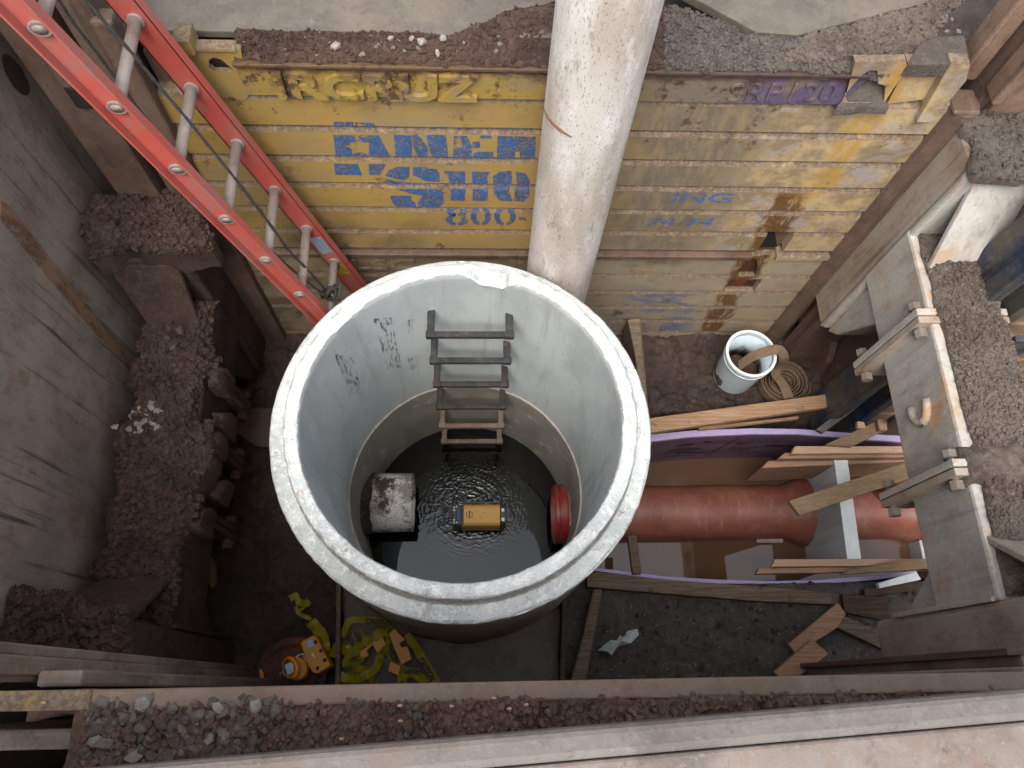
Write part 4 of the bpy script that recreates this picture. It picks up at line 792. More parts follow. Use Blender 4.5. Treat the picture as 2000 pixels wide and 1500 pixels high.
# ------------------------------------------------------------------ shaft
sh = empty('manhole_shaft', (MX, MY, 0), 'large round white concrete manhole shaft open to dark water', 'manhole')
MB().lathe([(.685, .0), (.738, .0), (.738, 1.188), (.685, 1.188)], (MX, MY, 0), 128).build('outer_wall', CONC_OUT, sh, smooth=False)
MB().lathe([(.610, .135), (.684, .135), (.684, 1.19), (.610, 1.19)], (MX, MY, 0), 128).build('inner_wall', CONC_IN, sh)
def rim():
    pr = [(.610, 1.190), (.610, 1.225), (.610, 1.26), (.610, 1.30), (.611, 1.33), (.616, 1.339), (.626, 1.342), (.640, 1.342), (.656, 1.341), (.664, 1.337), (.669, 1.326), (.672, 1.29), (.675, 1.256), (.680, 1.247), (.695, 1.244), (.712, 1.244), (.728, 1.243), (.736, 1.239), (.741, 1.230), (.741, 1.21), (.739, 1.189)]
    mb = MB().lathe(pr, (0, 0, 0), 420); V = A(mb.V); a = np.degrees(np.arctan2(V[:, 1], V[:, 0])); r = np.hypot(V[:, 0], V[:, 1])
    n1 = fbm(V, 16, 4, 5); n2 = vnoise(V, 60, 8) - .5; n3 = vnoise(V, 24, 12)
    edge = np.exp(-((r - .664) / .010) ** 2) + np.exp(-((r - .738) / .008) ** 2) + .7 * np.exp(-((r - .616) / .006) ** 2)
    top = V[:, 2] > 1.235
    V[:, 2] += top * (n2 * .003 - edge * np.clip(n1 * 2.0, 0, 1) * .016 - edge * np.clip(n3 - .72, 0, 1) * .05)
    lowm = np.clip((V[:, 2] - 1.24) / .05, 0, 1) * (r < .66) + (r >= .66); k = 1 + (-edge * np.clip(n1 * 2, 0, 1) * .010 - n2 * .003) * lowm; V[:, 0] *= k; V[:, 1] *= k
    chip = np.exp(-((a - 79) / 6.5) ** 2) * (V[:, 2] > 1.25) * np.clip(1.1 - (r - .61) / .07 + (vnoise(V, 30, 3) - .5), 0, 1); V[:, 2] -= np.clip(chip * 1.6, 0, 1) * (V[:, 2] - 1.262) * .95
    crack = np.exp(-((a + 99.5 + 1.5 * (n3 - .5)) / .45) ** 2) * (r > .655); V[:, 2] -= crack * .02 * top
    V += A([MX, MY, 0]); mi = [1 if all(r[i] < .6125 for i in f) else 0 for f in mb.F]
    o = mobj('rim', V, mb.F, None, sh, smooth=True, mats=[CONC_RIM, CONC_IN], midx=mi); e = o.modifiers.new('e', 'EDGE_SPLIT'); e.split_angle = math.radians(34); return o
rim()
MB().lathe([(.600, .120), (.616, .120), (.616, .1345), (.600, .1345)], (MX, MY, 0), 128, rough=.002).build('joint_seal', CONC_OUT, sh)
MB().lathe([(.603, -1.05), (.738, -1.05), (.738, -.001), (.684, .0), (.684, .1195), (.603, .1195)], (MX, MY, 0), 128).build('lower_ring', CONC_LOW, sh)
# step irons
for k, z in enumerate((1.046, .762, .462, .130, -.200, -.505)):
    m = STEPM if k < 4 else STEPR; yr = 1.432; x0, x1 = -.196, .147; kk = 1 if k < 4 else .93
    st = MB().box((x0 - .017, yr - .014, z - .014), (x1 + .017, yr + .014, z + .014)).build('step', m, sh, bevel=.005)
    for x in (x0, x1):
        yw = MY + math.sqrt(.612 ** 2 - (x - MX) ** 2)
        MB().box((x - .016, yr + .01, z - .014), (x + .016, yw + .006, z + .014)).build('leg', m, st, bevel=.005)
        MB().box((x - .021, yr - .017, z - .015), (x + .021, yr + .017, z + .019)).build('end_knob', m, st, bevel=.006)
    MB().box((x0 + .03, yr - .008, z + .013), (x1 - .03, yr + .008, z + .017)).build('tread', m, st, bevel=.002)
def disc(name, c, r, n, mat, z, m=10):
    V = [(c[0], c[1], z)] + [(c[0] + r * j / m * math.cos(2 * math.pi * i / n), c[1] + r * j / m * math.sin(2 * math.pi * i / n), z) for j in range(1, m + 1) for i in range(n)]
    Fc = [(0, 1 + i, 1 + (i + 1) % n) for i in range(n)] + [(1 + j * n + i, 1 + (j + 1) * n + i, 1 + (j + 1) * n + (i + 1) % n, 1 + j * n + (i + 1) % n) for j in range(m - 1) for i in range(n)]
    return mobj(name, V, Fc, mat, None, smooth=True)
disc('water', (MX, MY), .604, 64, WATER_IN, -.6)['kind'] = 'structure'
wt = MB(); wt.add([(.665, .56, -.48), (4.4, .56, -.48), (4.4, 1.31, -.48), (.665, 1.31, -.48)], [(0, 1, 2, 3)]); wt.build('water', WATER_OUT)['kind'] = 'structure'
# scuffs on the inner wall, dark rubbed marks
SC1 = Mat('rub_mark', .8); SC1.base(col('68686e', .8)); SC1.done(); _t = SC1.nt.nodes.new('ShaderNodeBsdfTransparent'); _x = SC1.nt.nodes.new('ShaderNodeMixShader')
SC1.L(SC1.noise(26, 6, .8, stretch=(3.2, 3.2, .45), lo=.5, hi=.62), _x.inputs[0]); SC1.L(_t.outputs[0], _x.inputs[1]); SC1.L(SC1.b.outputs[0], _x.inputs[2]); SC1.L(_x.outputs[0], SC1.nt.nodes['Material Output'].inputs['Surface'])
def wallpt(px, py):   # point of the inner wall seen at a pixel
    d = ray(px, py); a = d[0] ** 2 + d[1] ** 2; b = 2 * (d[0] * (CAM[0] - MX) + d[1] * (CAM[1] - MY)); c = (CAM[0] - MX) ** 2 + (CAM[1] - MY) ** 2 - .6085 ** 2
    t = (-b + math.sqrt(b * b - 4 * a * c)) / (2 * a); return CAM + d * t
for x0, y0, x1, y1, x2, y2, x3, y3 in ((728, 622, 764, 620, 785, 718, 757, 722), (792, 625, 806, 624, 806, 652, 794, 655), (797, 700, 815, 697, 813, 722, 799, 722), (652, 690, 690, 700, 707, 770, 684, 775)):
    P = []; 
    for j in range(6):
        for i in range(4): u, v = i / 3, j / 5; P.append(wallpt((x0 * (1 - u) + x1 * u) * (1 - v) + (x3 * (1 - u) + x2 * u) * v, (y0 * (1 - u) + y1 * u) * (1 - v) + (y3 * (1 - u) + y2 * u) * v))
    mobj('rub_mark', P, [(j * 4 + i, j * 4 + i + 1, j * 4 + i + 5, j * 4 + i + 4) for j in range(5) for i in range(3)], SC1.m, sh)

# ------------------------------------------------------------------ pipes
pv = empty('riser_pipe', (.285, 1.757, .0), 'tall dirty white plastic pipe standing upright behind the shaft', 'pipe')
ax0 = Yp(1190, 0, 1.757); ax1 = Yp(1094, 520, 1.757); sx = (ax0[0] - ax1[0]) / (ax0[2] - ax1[2])
ptop = A([ax1[0] + sx * (3.4 - ax1[2]), 1.757, 3.4]); pbot = A([ax1[0] - sx * (ax1[2] - .0), 1.757, .0])
m_ = MB(); m_.tube([pbot, pbot * .5 + ptop * .5, ptop], .1475, 64, cap=False); m_.tube([pbot, ptop], .135, 48, cap=False); o = m_.build('pipe_wall', PVCW, pv, smooth=True)
mk = []
for k, (x, y) in enumerate(((1060, 207), (1068, 226), (1080, 241), (1096, 255), (1117, 268))):
    d = ray(x, y); c0 = ax1 + (ptop - ax1) * ((Yp(x, y, 1.61)[2] - ax1[2]) / (ptop[2] - ax1[2])); yy = 1.757; a = d[0] ** 2 + d[1] ** 2; b = 2 * (d[0] * (0 - (c0[0])) + d[1] * (0 - yy)); c = c0[0] ** 2 + yy ** 2 - .149 ** 2
    q = b * b - 4 * a * c; t = (-b - math.sqrt(max(q, 0))) / (2 * a); mk.append(CAM + d * t)
MB().tube(mk, [.002, .004, .005, .0055, .002], 6).build('orange_mark', simple('orange_crayon', '9c6a52', .45, .8), pv)
st_ = empty('stub_pipe', (-.55, 1.03, -.45), 'plaster smeared grey stub pipe poking through the shaft wall at the left of the water', 'pipe')
MB().lathe([(.150, -.375), (.172, -.372), (.174, -.52), (.176, -.76), (.150, -.76)], (0, 1.035, -.44), 48, axis='x', rough=.0025).build('pipe_wall', STUB, st_, smooth=False)
for mm in st_.children: 
    for p in mm.data.polygons: p.use_smooth = abs(p.normal.x) < .6
MB().lathe([(.17, -.60), (.215, -.655), (.17, -.66)], (0, 1.035, -.43), 40, axis='x', rough=.02, seed=4).build('mortar_collar', soil('mortar', '4e443e', '3a322e', '6a6058', .8), st_)
rp_ = empty('sewer_pipe', (1.3, .958, -.45), 'long terracotta red pipe with belled end lying from the shaft to the white board', 'pipe', 'red pipe lengths in the trench')
PY, PZ = .958, -.45
def xl(prof, mat, name, par, y=PY, z=PZ, n=56, rough=.001):
    o = MB().lathe(prof, (0, y, z), n, axis='x', rough=rough).build(name, mat, par, smooth=True)
    o.modifiers.new('es', 'EDGE_SPLIT').split_angle = math.radians(35); return o
xl([(.150, .50), (.163, .50), (.163, 1.2), (.163, 1.84), (.172, 1.88), (.196, 1.93), (.205, 1.97), (.206, 2.05), (.198, 2.075), (.170, 2.075), (.150, 2.06)], REDP, 'barrel', rp_)
xl([(.150, .462), (.171, .462), (.176, .472), (.176, .483), (.168, .487), (.168, .494), (.174, .497), (.174, .53), (.163, .535), (.15, .53)], REDD, 'gasket_ring', rp_)
MB().box((.545, 1.00, -.33), (.60, 1.09, -.27)).build('mortar_block', WRED, rp_, bevel=.006); MB().box((.55, .90, -.32), (.60, .97, -.272)).build('mortar_block', simple('mortar_brown', '7a4a38', .8, .9), rp_, bevel=.006)
MB().prism([(.535, .86, -.285), (.60, .84, -.27), (.60, .90, -.262), (.545, .89, -.27)], (0, 0, -.02)).build('wedge', WFRESH, rp_)
rp2_ = empty('sewer_pipe', (2.5, .958, -.45), 'shorter terracotta red pipe with branch fitting, disappearing under the strut', 'pipe', 'red pipe lengths in the trench')
xl([(.145, 2.08), (.160, 2.08), (.160, 2.50), (.170, 2.56), (.196, 2.62), (.203, 2.70), (.203, 3.45), (.145, 3.45)], REDP, 'barrel', rp2_)
xl([(.150, 3.46), (.160, 3.46), (.160, 4.2), (.150, 4.2)], REDP, 'barrel', rp2_)
bc = Zp(1768, 945, -.22); bd = A([.35, .12, .93]); bd /= np.linalg.norm(bd); b0 = bc - bd * .22
m_ = MB(); m_.tube([b0, bc - bd * .06, bc - bd * .05, bc - bd * .02, bc], [.12, .12, .135, .138, .138], 40, cap=False); m_.tube([b0, bc], [.1, .12], 40, cap=False); m_.build('branch', REDP, rp2_, smooth=True)
ring = []; u_ = np.cross(bd, (0, 1, 0)); u_ /= np.linalg.norm(u_); v_ = np.cross(bd, u_)
for j in range(33): a = 2 * math.pi * j / 32; ring.append(bc + .128 * (math.cos(a) * u_ + math.sin(a) * v_))
MB().tube(ring, .011, 8, cap=False).build('branch_ring', REDD, rp2_, smooth=True)

# ------------------------------------------------------------------ red ladder
ld = empty('ladder', (-.80, 1.64, 2.4), 'red fibreglass ladder with dusty metal rungs leaning at the upper left', 'ladder')
LD = A([-.2445, 0, .9697]); LN = A([.9697, 0, .2445]); LP = A([-.902, 0, 2.117]); YFR, YNR = 1.795, 1.487; sp_r = .2735
def lpt(s, Y, n=0): return A([LP[0], Y, LP[2]]) + LD * s + LN * n + A([0, 0, 0])
def rail(Y, outward, s0, s1):
    wv = .042; mb = MB()
    mb.bar(lpt(s0, Y), lpt(s1, Y), LN, wv * 2, .005)
    for sg in (-1, 1): mb.bar(lpt(s0, Y + outward * .014, sg * (wv - .0035)), lpt(s1, Y + outward * .014, sg * (wv - .0035)), LN, .007, .033)
    return mb.build('side_rail', LADR, ld, bevel=.0015)
fr = rail(YFR, 1, -1.42, 1.6); nr = rail(YNR, -1, -1.30, 1.6)
for k in range(-5, 5):
    s_ = k * sp_r
    if s_ < -1.18: continue
    rg_ = MB().tube([lpt(s_, YNR - .014), lpt(s_, YFR + .006)], .0185, 16, flat=.8).build('rung', ALU, ld, smooth=True)
    MB().tube([lpt(s_, YNR - .004), lpt(s_, YNR - .013)], .027, 18, flat=.8).build('rung_collar', ALU, rg_)
    MB().tube([lpt(s_, YNR - .0132), lpt(s_, YNR - .0136)], .021, 18, flat=.75).build('rung_hole', simple('rung_shadow', '6b6866', .7, .6, metal=.3, var='3a3838', vs_=40) if k == -4 else bpy.data.materials['rung_shadow'], rg_)
    MB().tube([lpt(s_, YFR - .003), lpt(s_, YFR - .012)], .024, 16).build('rung_collar', ALU, rg_)
def rlabel(name, s0, s1, mat): return MB().bar(lpt(s0, YFR - .0032, .0), lpt(s1, YFR - .0032, .0), LN, .052, .0012).build(name, mat, fr)
rlabel('data_label', -3.75 * sp_r, -3.28 * sp_r, simple('label_blue', '7f97a8', .85, .5, var='c6d0d6', vs_=120))
lb = rlabel('warning_label', -4.42 * sp_r, -4.12 * sp_r, simple('label_yellow', 'b3a638', .8, .5, var='4a4420', vs_=60))
text('label_print', 'CAUTION', lpt(-4.24 * sp_r, YFR - .0042, .012), LN * .3 - LD, LN, .075, .02, BLK, fr, ext=0)
# rope strands and knot
rpz = empty('rope', Yp(645, 575, 1.62), 'thin dark twisted rope running down along the ladder to a loose knot', 'rope')
def ropes(pts, Y, r=.0052):
    P = [Yp(x, y, Y) for x, y in pts]; t = np.linspace(0, len(P) - 1, 60); Q = A([[np.interp(v, range(len(P)), [p[k] for p in P]) for k in range(3)] for v in t]); 
    Q[1:-1] = (Q[:-2] + Q[1:-1] * 2 + Q[2:]) / 4
    MB().tube(Q, [r * (1 + .18 * math.sin(k * 2.1)) for k in range(len(Q))], 6).build('strand', ROPE, rpz)
ropes([(160, -12), (205, 45), (262, 108), (312, 170), (362, 228), (420, 300), (470, 362), (520, 428), (566, 492), (604, 530), (636, 566)], 1.60)
ropes([(108, -10), (140, 40), (200, 118), (256, 196), (330, 285), (395, 352), (455, 420), (520, 480), (580, 535), (632, 575)], 1.66, .0045)
K = Yp(648, 572, 1.60); rk = np.random.default_rng(3)
MB().tube([K + A([.035 * math.cos(a * 1.0) + .01 * math.sin(3 * a), .03 * math.sin(2.3 * a), .032 * math.sin(a * 1.3) + .01 * math.cos(4 * a)]) for a in np.linspace(0, 17, 70)], .0062, 6).build('knot', ROPE, rpz)

# ------------------------------------------------------------------ foam, boards and lumber round the trench
fo = [(1240, 852), (1350, 841), (1470, 836.5), (1560, 838), (1625, 843), (1700, 848), (1790, 853)]; fi = [(1240, 866), (1350, 853), (1470, 847.5), (1560, 848), (1625, 853), (1700, 859), (1790, 865)]
fm = empty('foam_board', Zp(1500, 842, 0), 'lilac edged purple foam sheet bowed along the back of the puddle', 'foam board', 'purple foam sheets beside the puddle')
MB().prism([Zp(x, y, .0) for x, y in fo] + [Zp(x, y, .0) for x, y in fi[::-1]], (0, 0, -.022)).build('top_edge', FOAMT, fm)
MB().prism([Zp(x, y, .0) - A([0, .0, .0222]) for x, y in fo] + [Zp(x, y, .0) - A([0, .0, .0222]) for x, y in fi[::-1]], (0, 0, -.6)).build('sheet', FOAMS, fm)
FI = A([Zp(x, y, 0) for x, y in fi])
def fpt(X, z): return A([X, np.interp(X, FI[:, 0], FI[:, 1]) - .002, z])
def fbar(x0, x1, z0, z1): 
    n = 4; xs = np.linspace(x0, x1, n); mb = MB()
    for a, b in zip(xs[:-1], xs[1:]): mb.add([fpt(a, z0), fpt(b, z0), fpt(b, z1), fpt(a, z1)], [(0, 1, 2, 3)])
    return mb
pm = MB()
for a in ((1.17, 1.27, -.16, -.135), (1.32, 1.36, -.13, -.10), (1.18, 1.26, -.20, -.19), (1.13, 1.33, -.24, -.225), (1.13, 1.36, -.27, -.255), (1.12, 1.30, -.30, -.29), (1.20, 1.36, -.335, -.31), (1.12, 1.34, -.385, -.37), (1.52, 1.62, -.15, -.14), (1.53, 1.60, -.175, -.165), (1.52, 1.60, -.20, -.19), (1.72, 1.98, -.235, -.205)): q = fbar(*a); pm.add(q.V, q.F)
for cx, cz, rx, rz in ((1.42, -.13, .045, .03), (1.70, -.135, .06, .03), (1.78, -.12, .03, .03), (1.40, -.33, .045, .028), (1.50, -.33, .05, .03), (1.66, -.36, .05, .022)):
    for k in range(18):
        a, b = 2 * math.pi * k / 18, 2 * math.pi * (k + 1) / 18
        pm.add([fpt(cx + rx * math.cos(a), cz + rz * math.sin(a)), fpt(cx + rx * math.cos(b), cz + rz * math.sin(b)), fpt(cx + rx * .86 * math.cos(b), cz + rz * .82 * math.sin(b)), fpt(cx + rx * .86 * math.cos(a), cz + rz * .82 * math.sin(a))], [(0, 1, 2, 3)])
pm.add([fpt(1.40, -.42), fpt(1.412, -.42), fpt(1.52, -.05), fpt(1.508, -.05)], [(0, 1, 2, 3)])
for x0, z0, x1, z1 in ((1.48, -.24, 1.56, -.30), (1.56, -.30, 1.52, -.22), (1.58, -.25, 1.60, -.32), (1.60, -.25, 1.68, -.24), (1.64, -.24, 1.63, -.32), (1.70, -.23, 1.62, -.29), (1.50, -.36, 1.60, -.39), (1.60, -.39, 1.74, -.34)): pm.add([fpt(x0, z0), fpt(x0 + .008, z0 - .004), fpt(x1 + .008, z1 - .004), fpt(x1, z1)], [(0, 1, 2, 3)])
pm.build('dark_print', PRINT, fm)
go = [(1150, 1107), (1300, 1126), (1400, 1132), (1500, 1135), (1600, 1133), (1700, 1125), (1790, 1114)]; gi = [(1150, 1113), (1300, 1134), (1400, 1141), (1500, 1144), (1600, 1142), (1700, 1133), (1790, 1122)]
ff = empty('foam_board', Zp(1500, 1138, 0), 'lilac foam sheet seen edge on along the front of the puddle', 'foam board', 'purple foam sheets beside the puddle')
MB().prism([Zp(x, y, -.03) for x, y in go] + [Zp(x, y, -.03) for x, y in gi[::-1]], (0, 0, -.022)).build('top_edge', FOAMT, ff)
MB().prism([Zp(x, y, -.03) - A([0, 0, .0222]) for x, y in go] + [Zp(x, y, -.03) - A([0, 0, .0222]) for x, y in gi[::-1]], (0, 0, -.5)).build('sheet', FOAMS, ff)
# white board upright across the trench with its pipe cut-out
Xb = Zp(1557, 932, -.48)[0]; zb_ = solve_z(1628, 886, Xb)
wb = empty('white_board', (Xb, .9, zb_), 'upright white edged grey board bridging the red pipe by its bell', 'board')
ya, yb = Zp(1628, 886, zb_)[1], Zp(1655, 1092, zb_)[1]; Xe = Zp(1655, 1092, zb_)[0]; off = A([Xe - Xb, 0, 0])
arc = [(PY + .166 * math.cos(t), PZ + .166 * math.sin(t)) for t in np.radians(np.linspace(0, 180, 15))]
prof = [(ya, -.62), (ya, zb_ - .003), (yb, zb_ - .003), (yb, -.62), (PY - .166, -.62)] + arc[::-1] + [(PY + .166, -.62)]
def skew(y): return Xb + (Xe - Xb) * (ya - y) / (ya - yb)
MB().prism([(skew(y), y, z) for y, z in prof], (.072, 0, 0)).build('board_face', BOARDG, wb)
MB().prism([(skew(ya), ya, zb_), (skew(yb), yb, zb_), (skew(yb) + .075, yb, zb_), (skew(ya) + .075, ya, zb_)], (0, 0, -.0028)).build('top_edge', WHITEB, wb)
Xc = Xb + .62; MB().box((Xc, .60, -.6), (Xc + .10, .765, -.36)).build('x', BOARDG, None).name = 'white_board'
o = bpy.data.objects['white_board.001'] if 'white_board.001' in bpy.data.objects else None
for o in SC.objects:
    if o.type == 'MESH' and o.parent is None and o.name.startswith('white_board'): tag(o, 'small pale board standing in the puddle beside the strut', 'board')
G1 = 'lumber lying and propped round the trench'
WBACK = wood('stained_lumber', 'c4a182', 'ab8868', .7, .55)
plank('timber', 'long stained plank with dark front face behind the purple foam sheet', 'plank', [(1250, 819, .14), (1653, 764, .14), (1664, 788, .14), (1250, 848, .14)], .045, WBACK, G1)
plank('timber', 'dark muddy plank lying under the long stained plank', 'plank', [(1250, 828, .085), (1650, 783, .085), (1645, 791, .085), (1250, 842, .085)], .075, WDARK, G1)
plank('timber', 'thin pale plank edge wedged above the lilac foam sheet', 'plank', [(1365, 834, .03), (1560, 812, .03), (1560, 818, .03), (1365, 840, .03)], .03, WPINE, G1)
plank('timber', 'upper fresh board of the stepped stack behind the red pipe', 'board', [(1553, 871, .13), (1775, 871, .13), (1775, 884, .13), (1546, 886, .13)], .040, WFRESH, G1)
plank('timber', 'middle fresh board of the stepped stack behind the red pipe', 'board', [(1533, 884, .085), (1775, 880, .085), (1775, 893, .085), (1520, 896, .085)], .20, WPINE, G1)
plank('timber', 'lowest fresh board of the stepped stack, reaching farthest left', 'board', [(1500, 900, .03), (1775, 888, .03), (1775, 902, .03), (1488, 914, .03)], .30, WPINE, G1)
plank('timber', 'tan board propped diagonally over the white board and red pipe', 'board', [(1541, 978, .20), (1770, 902, .30), (1778, 934, .30), (1562, 1007, .20)], .035, WTAN, G1)
plank('timber', 'tan brace crossing the lilac foam edge below the blue post', 'board', [(1612, 868, .16), (1690, 833, .20), (1714, 820, .22), (1724, 842, .22), (1664, 872, .16)], .04, WTAN, G1)
plank('timber', 'square brown block on the end of the tan brace', 'wood block', [(1714, 819, .25), (1731, 817, .25), (1734, 840, .25), (1718, 840, .25)], .06, WRED, G1)
plank('timber', 'pale wood offcut beside the tan brace', 'wood offcut', [(1675, 822, .22), (1688, 824, .22), (1692, 836, .22), (1675, 835, .22)], .03, WFRESH, G1)
plank('timber', 'upper fresh board in front of the red pipe by the white board', 'board', [(1514, 1092, .06), (1800, 1091, .06), (1800, 1104, .06), (1507, 1107, .06)], .035, WFRESH, G1)
plank('timber', 'reddish board just under the fresh front board', 'board', [(1482, 1109, .02), (1680, 1107, .02), (1680, 1117, .02), (1477, 1121, .02)], .04, WRED, G1)
plank('timber', 'tapering tan board meeting the strut in front of the puddle', 'board', [(1660, 1113, .07), (1775, 1092, .12), (1815, 1091, .12), (1813, 1110, .12), (1780, 1113, .12), (1640, 1122, .07)], .03, WTAN, G1)
plank('timber', 'long weathered plank along the front of the lilac foam', 'plank', [(1147, 1121, .05), (1165, 1117, .05), (1310, 1133, .05), (1500, 1146, .05), (1640, 1160, .05), (1636, 1181, .05), (1480, 1174, .05), (1310, 1160, .05), (1147, 1146, .05)], .11, WOLD, G1)
plank('timber', 'short stake crossing the puddle corner beside the shaft', 'stake', [(1226, 1046, -.08), (1243, 1045, -.08), (1254, 1120, .0), (1236, 1121, .0)], .04, WOLD, G1)
plank('timber', 'dark upright plank standing between shaft and yellow panel', 'plank', [(1226, 624, .30), (1250, 620, .30), (1258, 690, .26), (1266, 792, .18), (1254, 792, .18), (1240, 690, .26)], .22, WOLD, G1)
plank('timber', 'grey round edged stake leaning on the mud in front of the shaft', 'stake', [(1158, 1151, .07), (1178, 1149, .07), (1162, 1240, .07), (1143, 1345, .07), (1110, 1345, .07), (1138, 1240, .07)], .05, WOLD, G1, bev=.014)
plank('timber', 'thin dark board on edge at the right side of the sandy slab', 'board', [(1099, 1166, .10), (1109, 1163, .10), (1103, 1345, .10), (1093, 1345, .10)], .14, WDARK, G1)
plank('timber', 'thin grey board on edge at the left side of the sandy slab', 'board', [(657, 1120, .08), (666, 1120, .08), (664, 1345, .08), (654, 1345, .08)], .13, WOLD, G1)
plank('timber', 'upper fresh offcut on the mud in the lower right', 'wood offcut', [(1637, 1177, .07), (1653, 1199, .07), (1636, 1226, .07), (1555, 1277, .07), (1540, 1258, .07)], .035, WRED, G1)
plank('timber', 'lower reddish offcut overlapping the other on the mud', 'wood offcut', [(1587, 1248, .11), (1619, 1277, .11), (1546, 1334, .11), (1533, 1334, .11), (1512, 1313, .11)], .038, WRED, G1)
plank('timber', 'grey plank end running under the strut foot in the lower right', 'plank', [(1640, 1199, .05), (1740, 1240, .05), (1740, 1275, .05), (1636, 1226, .05)], .05, WOLD, G1)
plank('timber', 'muddy flat board under the plank end beside the strut', 'plank', [(1645, 1160, .03), (1735, 1166, .03), (1740, 1215, .03), (1650, 1196, .03)], .05, WDARK, G1)
plank('timber', 'white painted board end between foam and strut foot', 'board', [(1715, 1139, .09), (1790, 1116, .12), (1800, 1132, .12), (1718, 1149, .09)], .03, WHITEB, G1)
plank('timber', 'dark wet board under the white painted board end', 'board', [(1688, 1150, .04), (1785, 1134, .06), (1795, 1152, .06), (1690, 1166, .04)], .05, WDARK, G1)
plank('timber', 'yellowish board leaning behind the mud caked strut', 'board', [(411, 1088, .05), (419, 1100, .05), (420, 1140, .05), (412, 1150, .05), (404, 1130, .05)], .04, WTAN, G1)
plank('concrete_block', 'brown grey concrete block beside the shaft on the left', 'concrete block', [(462, 797, .05), (560, 797, .05), (560, 875, .05), (500, 872, .05), (452, 838, .05)], .12, STRUTL)
plank('timber', 'blue flecked steel angle lying from the plank to the strut', 'steel angle', [(1594, 838, .12), (1736, 730, .30), (1748, 742, .30), (1608, 846, .12)], .03, BLUE)
plank('pipe_chock', 'small grey block under the long red pipe', 'block', [(1478, 1052, -.44), (1530, 1052, -.44), (1530, 1060, -.44), (1478, 1060, -.44)], .06, CONC_OUT)

# ------------------------------------------------------------------ bucket and hose
b0 = Zp(1433, 734, .03); zt_b = solve_z(1467, 688, b0[0]); bt = Zp(1467, 688, zt_b)
bk = empty('bucket', b0, 'pale blue white plastic bucket on the mud with muddy inside', 'bucket')
cx_, cy_ = b0[0], (b0[1] + bt[1]) / 2; hB = min(.46, zt_b); rT = 46.5 / F_PX * float((bt - CAM) @ FW); rB = rT * .88
print('bucket', b0, zt_b, rT)
MB().lathe([(0, .015), (rB, .015), (rB + .002, .03), (rT, hB), (rT - .006, hB), (rB - .006, .035), (0, .03)], (cx_, cy_, 0), 56).build('body', BUCK, bk, smooth=True).modifiers.new('e', 'EDGE_SPLIT').split_angle = math.radians(35)
MB().lathe([(rT - .004, hB - .012), (rT + .010, hB - .014), (rT + .010, hB + .002), (rT - .002, hB + .004)], (cx_, cy_, 0), 56).build('rim', WPL, bk, smooth=True).modifiers.new('e', 'EDGE_SPLIT').split_angle = math.radians(35)
MB().lathe([(rT + .0, hB - .06), (rT + .006, hB - .060), (rT + .006, hB - .052), (rT + .0, hB - .050)], (cx_, cy_, 0), 56).build('band', BUCK, bk, smooth=True)
MB().lathe([(rB - .004, .036), (rT - .0075, hB - .03), (rT - .009, hB - .03), (rB - .006, .036)], (cx_, cy_, 0), 56).build('inner_face', BUCKI, bk, smooth=True)
mu, _ = patch('muck', [(cx_ - rB * .95, cy_ - rB * .55, .10), (cx_, cy_ - rB * .9, .10), (cx_ + rB * .95, cy_ - rB * .55, .10)], [(cx_ - rB * .95, cy_ + rB * .45, .10), (cx_, cy_ + rB * .9, .10), (cx_ + rB * .95, cy_ + rB * .45, .10)], SOIL_BROWN, bk, res=.008, amp=.02, lump=.03, lscale=30, edge=.02, skirt=.06, seed=4)
def ribbon(name, pts, wdir, wd, th, mat, par, n=36):
    """flat band through 3-D points; wdir = list of width directions"""
    pts = A(pts, dtype=float) if False else np.array(pts, float); wdir = np.array(wdir, float); k = len(pts); t = np.linspace(0, k - 1, n); i = np.clip(t.astype(int), 0, k - 2); f = (t - i)[:, None]
    p0 = pts[np.maximum(i - 1, 0)]; p1 = pts[i]; p2 = pts[i + 1]; p3 = pts[np.minimum(i + 2, k - 1)]
    Q = .5 * (2 * p1 + (p2 - p0) * f + (2 * p0 - 5 * p1 + 4 * p2 - p3) * f ** 2 + (3 * p1 - p0 - 3 * p2 + p3) * f ** 3)
    Wd = wdir[i] * (1 - f) + wdir[i + 1] * f; Wd /= np.linalg.norm(Wd, axis=1)[:, None]; T = np.gradient(Q, axis=0); T /= np.linalg.norm(T, axis=1)[:, None]; Nn = np.cross(T, Wd); Nn /= np.linalg.norm(Nn, axis=1)[:, None]
    V = np.concatenate([Q - Wd * wd / 2, Q + Wd * wd / 2, Q + Wd * wd / 2 + Nn * th, Q - Wd * wd / 2 + Nn * th]); Fc = []
    for j in range(n - 1):
        for a in range(4): b = (a + 1) % 4; Fc.append((a * n + j, a * n + j + 1, b * n + j + 1, b * n + j))
    Fc += [(0, n, 2 * n, 3 * n), (n - 1, 4 * n - 1, 3 * n - 1, 2 * n - 1)]
    return mobj(name, V, Fc, mat, par, smooth=False)
hs_ = empty('hose', Zp(1530, 750, .02), 'tan flat hose coiled on the mud with its end hanging into the bucket', 'hose')
hc = Zp(1530, 748, .03)
sp2 = [(hc[0] + r * math.cos(a), hc[1] + r * math.sin(a) * .92, hc[2] + .012 * math.sin(a * .7)) for a, r in zip(np.linspace(0, 2 * math.pi * 8, 110), np.linspace(.02, .150, 110))]
ribbon('coil', sp2, [(0, .1 * math.sin(k), 1) for k in range(110)], .06, .0045, HOSE, hs_, n=420)
zr = hB
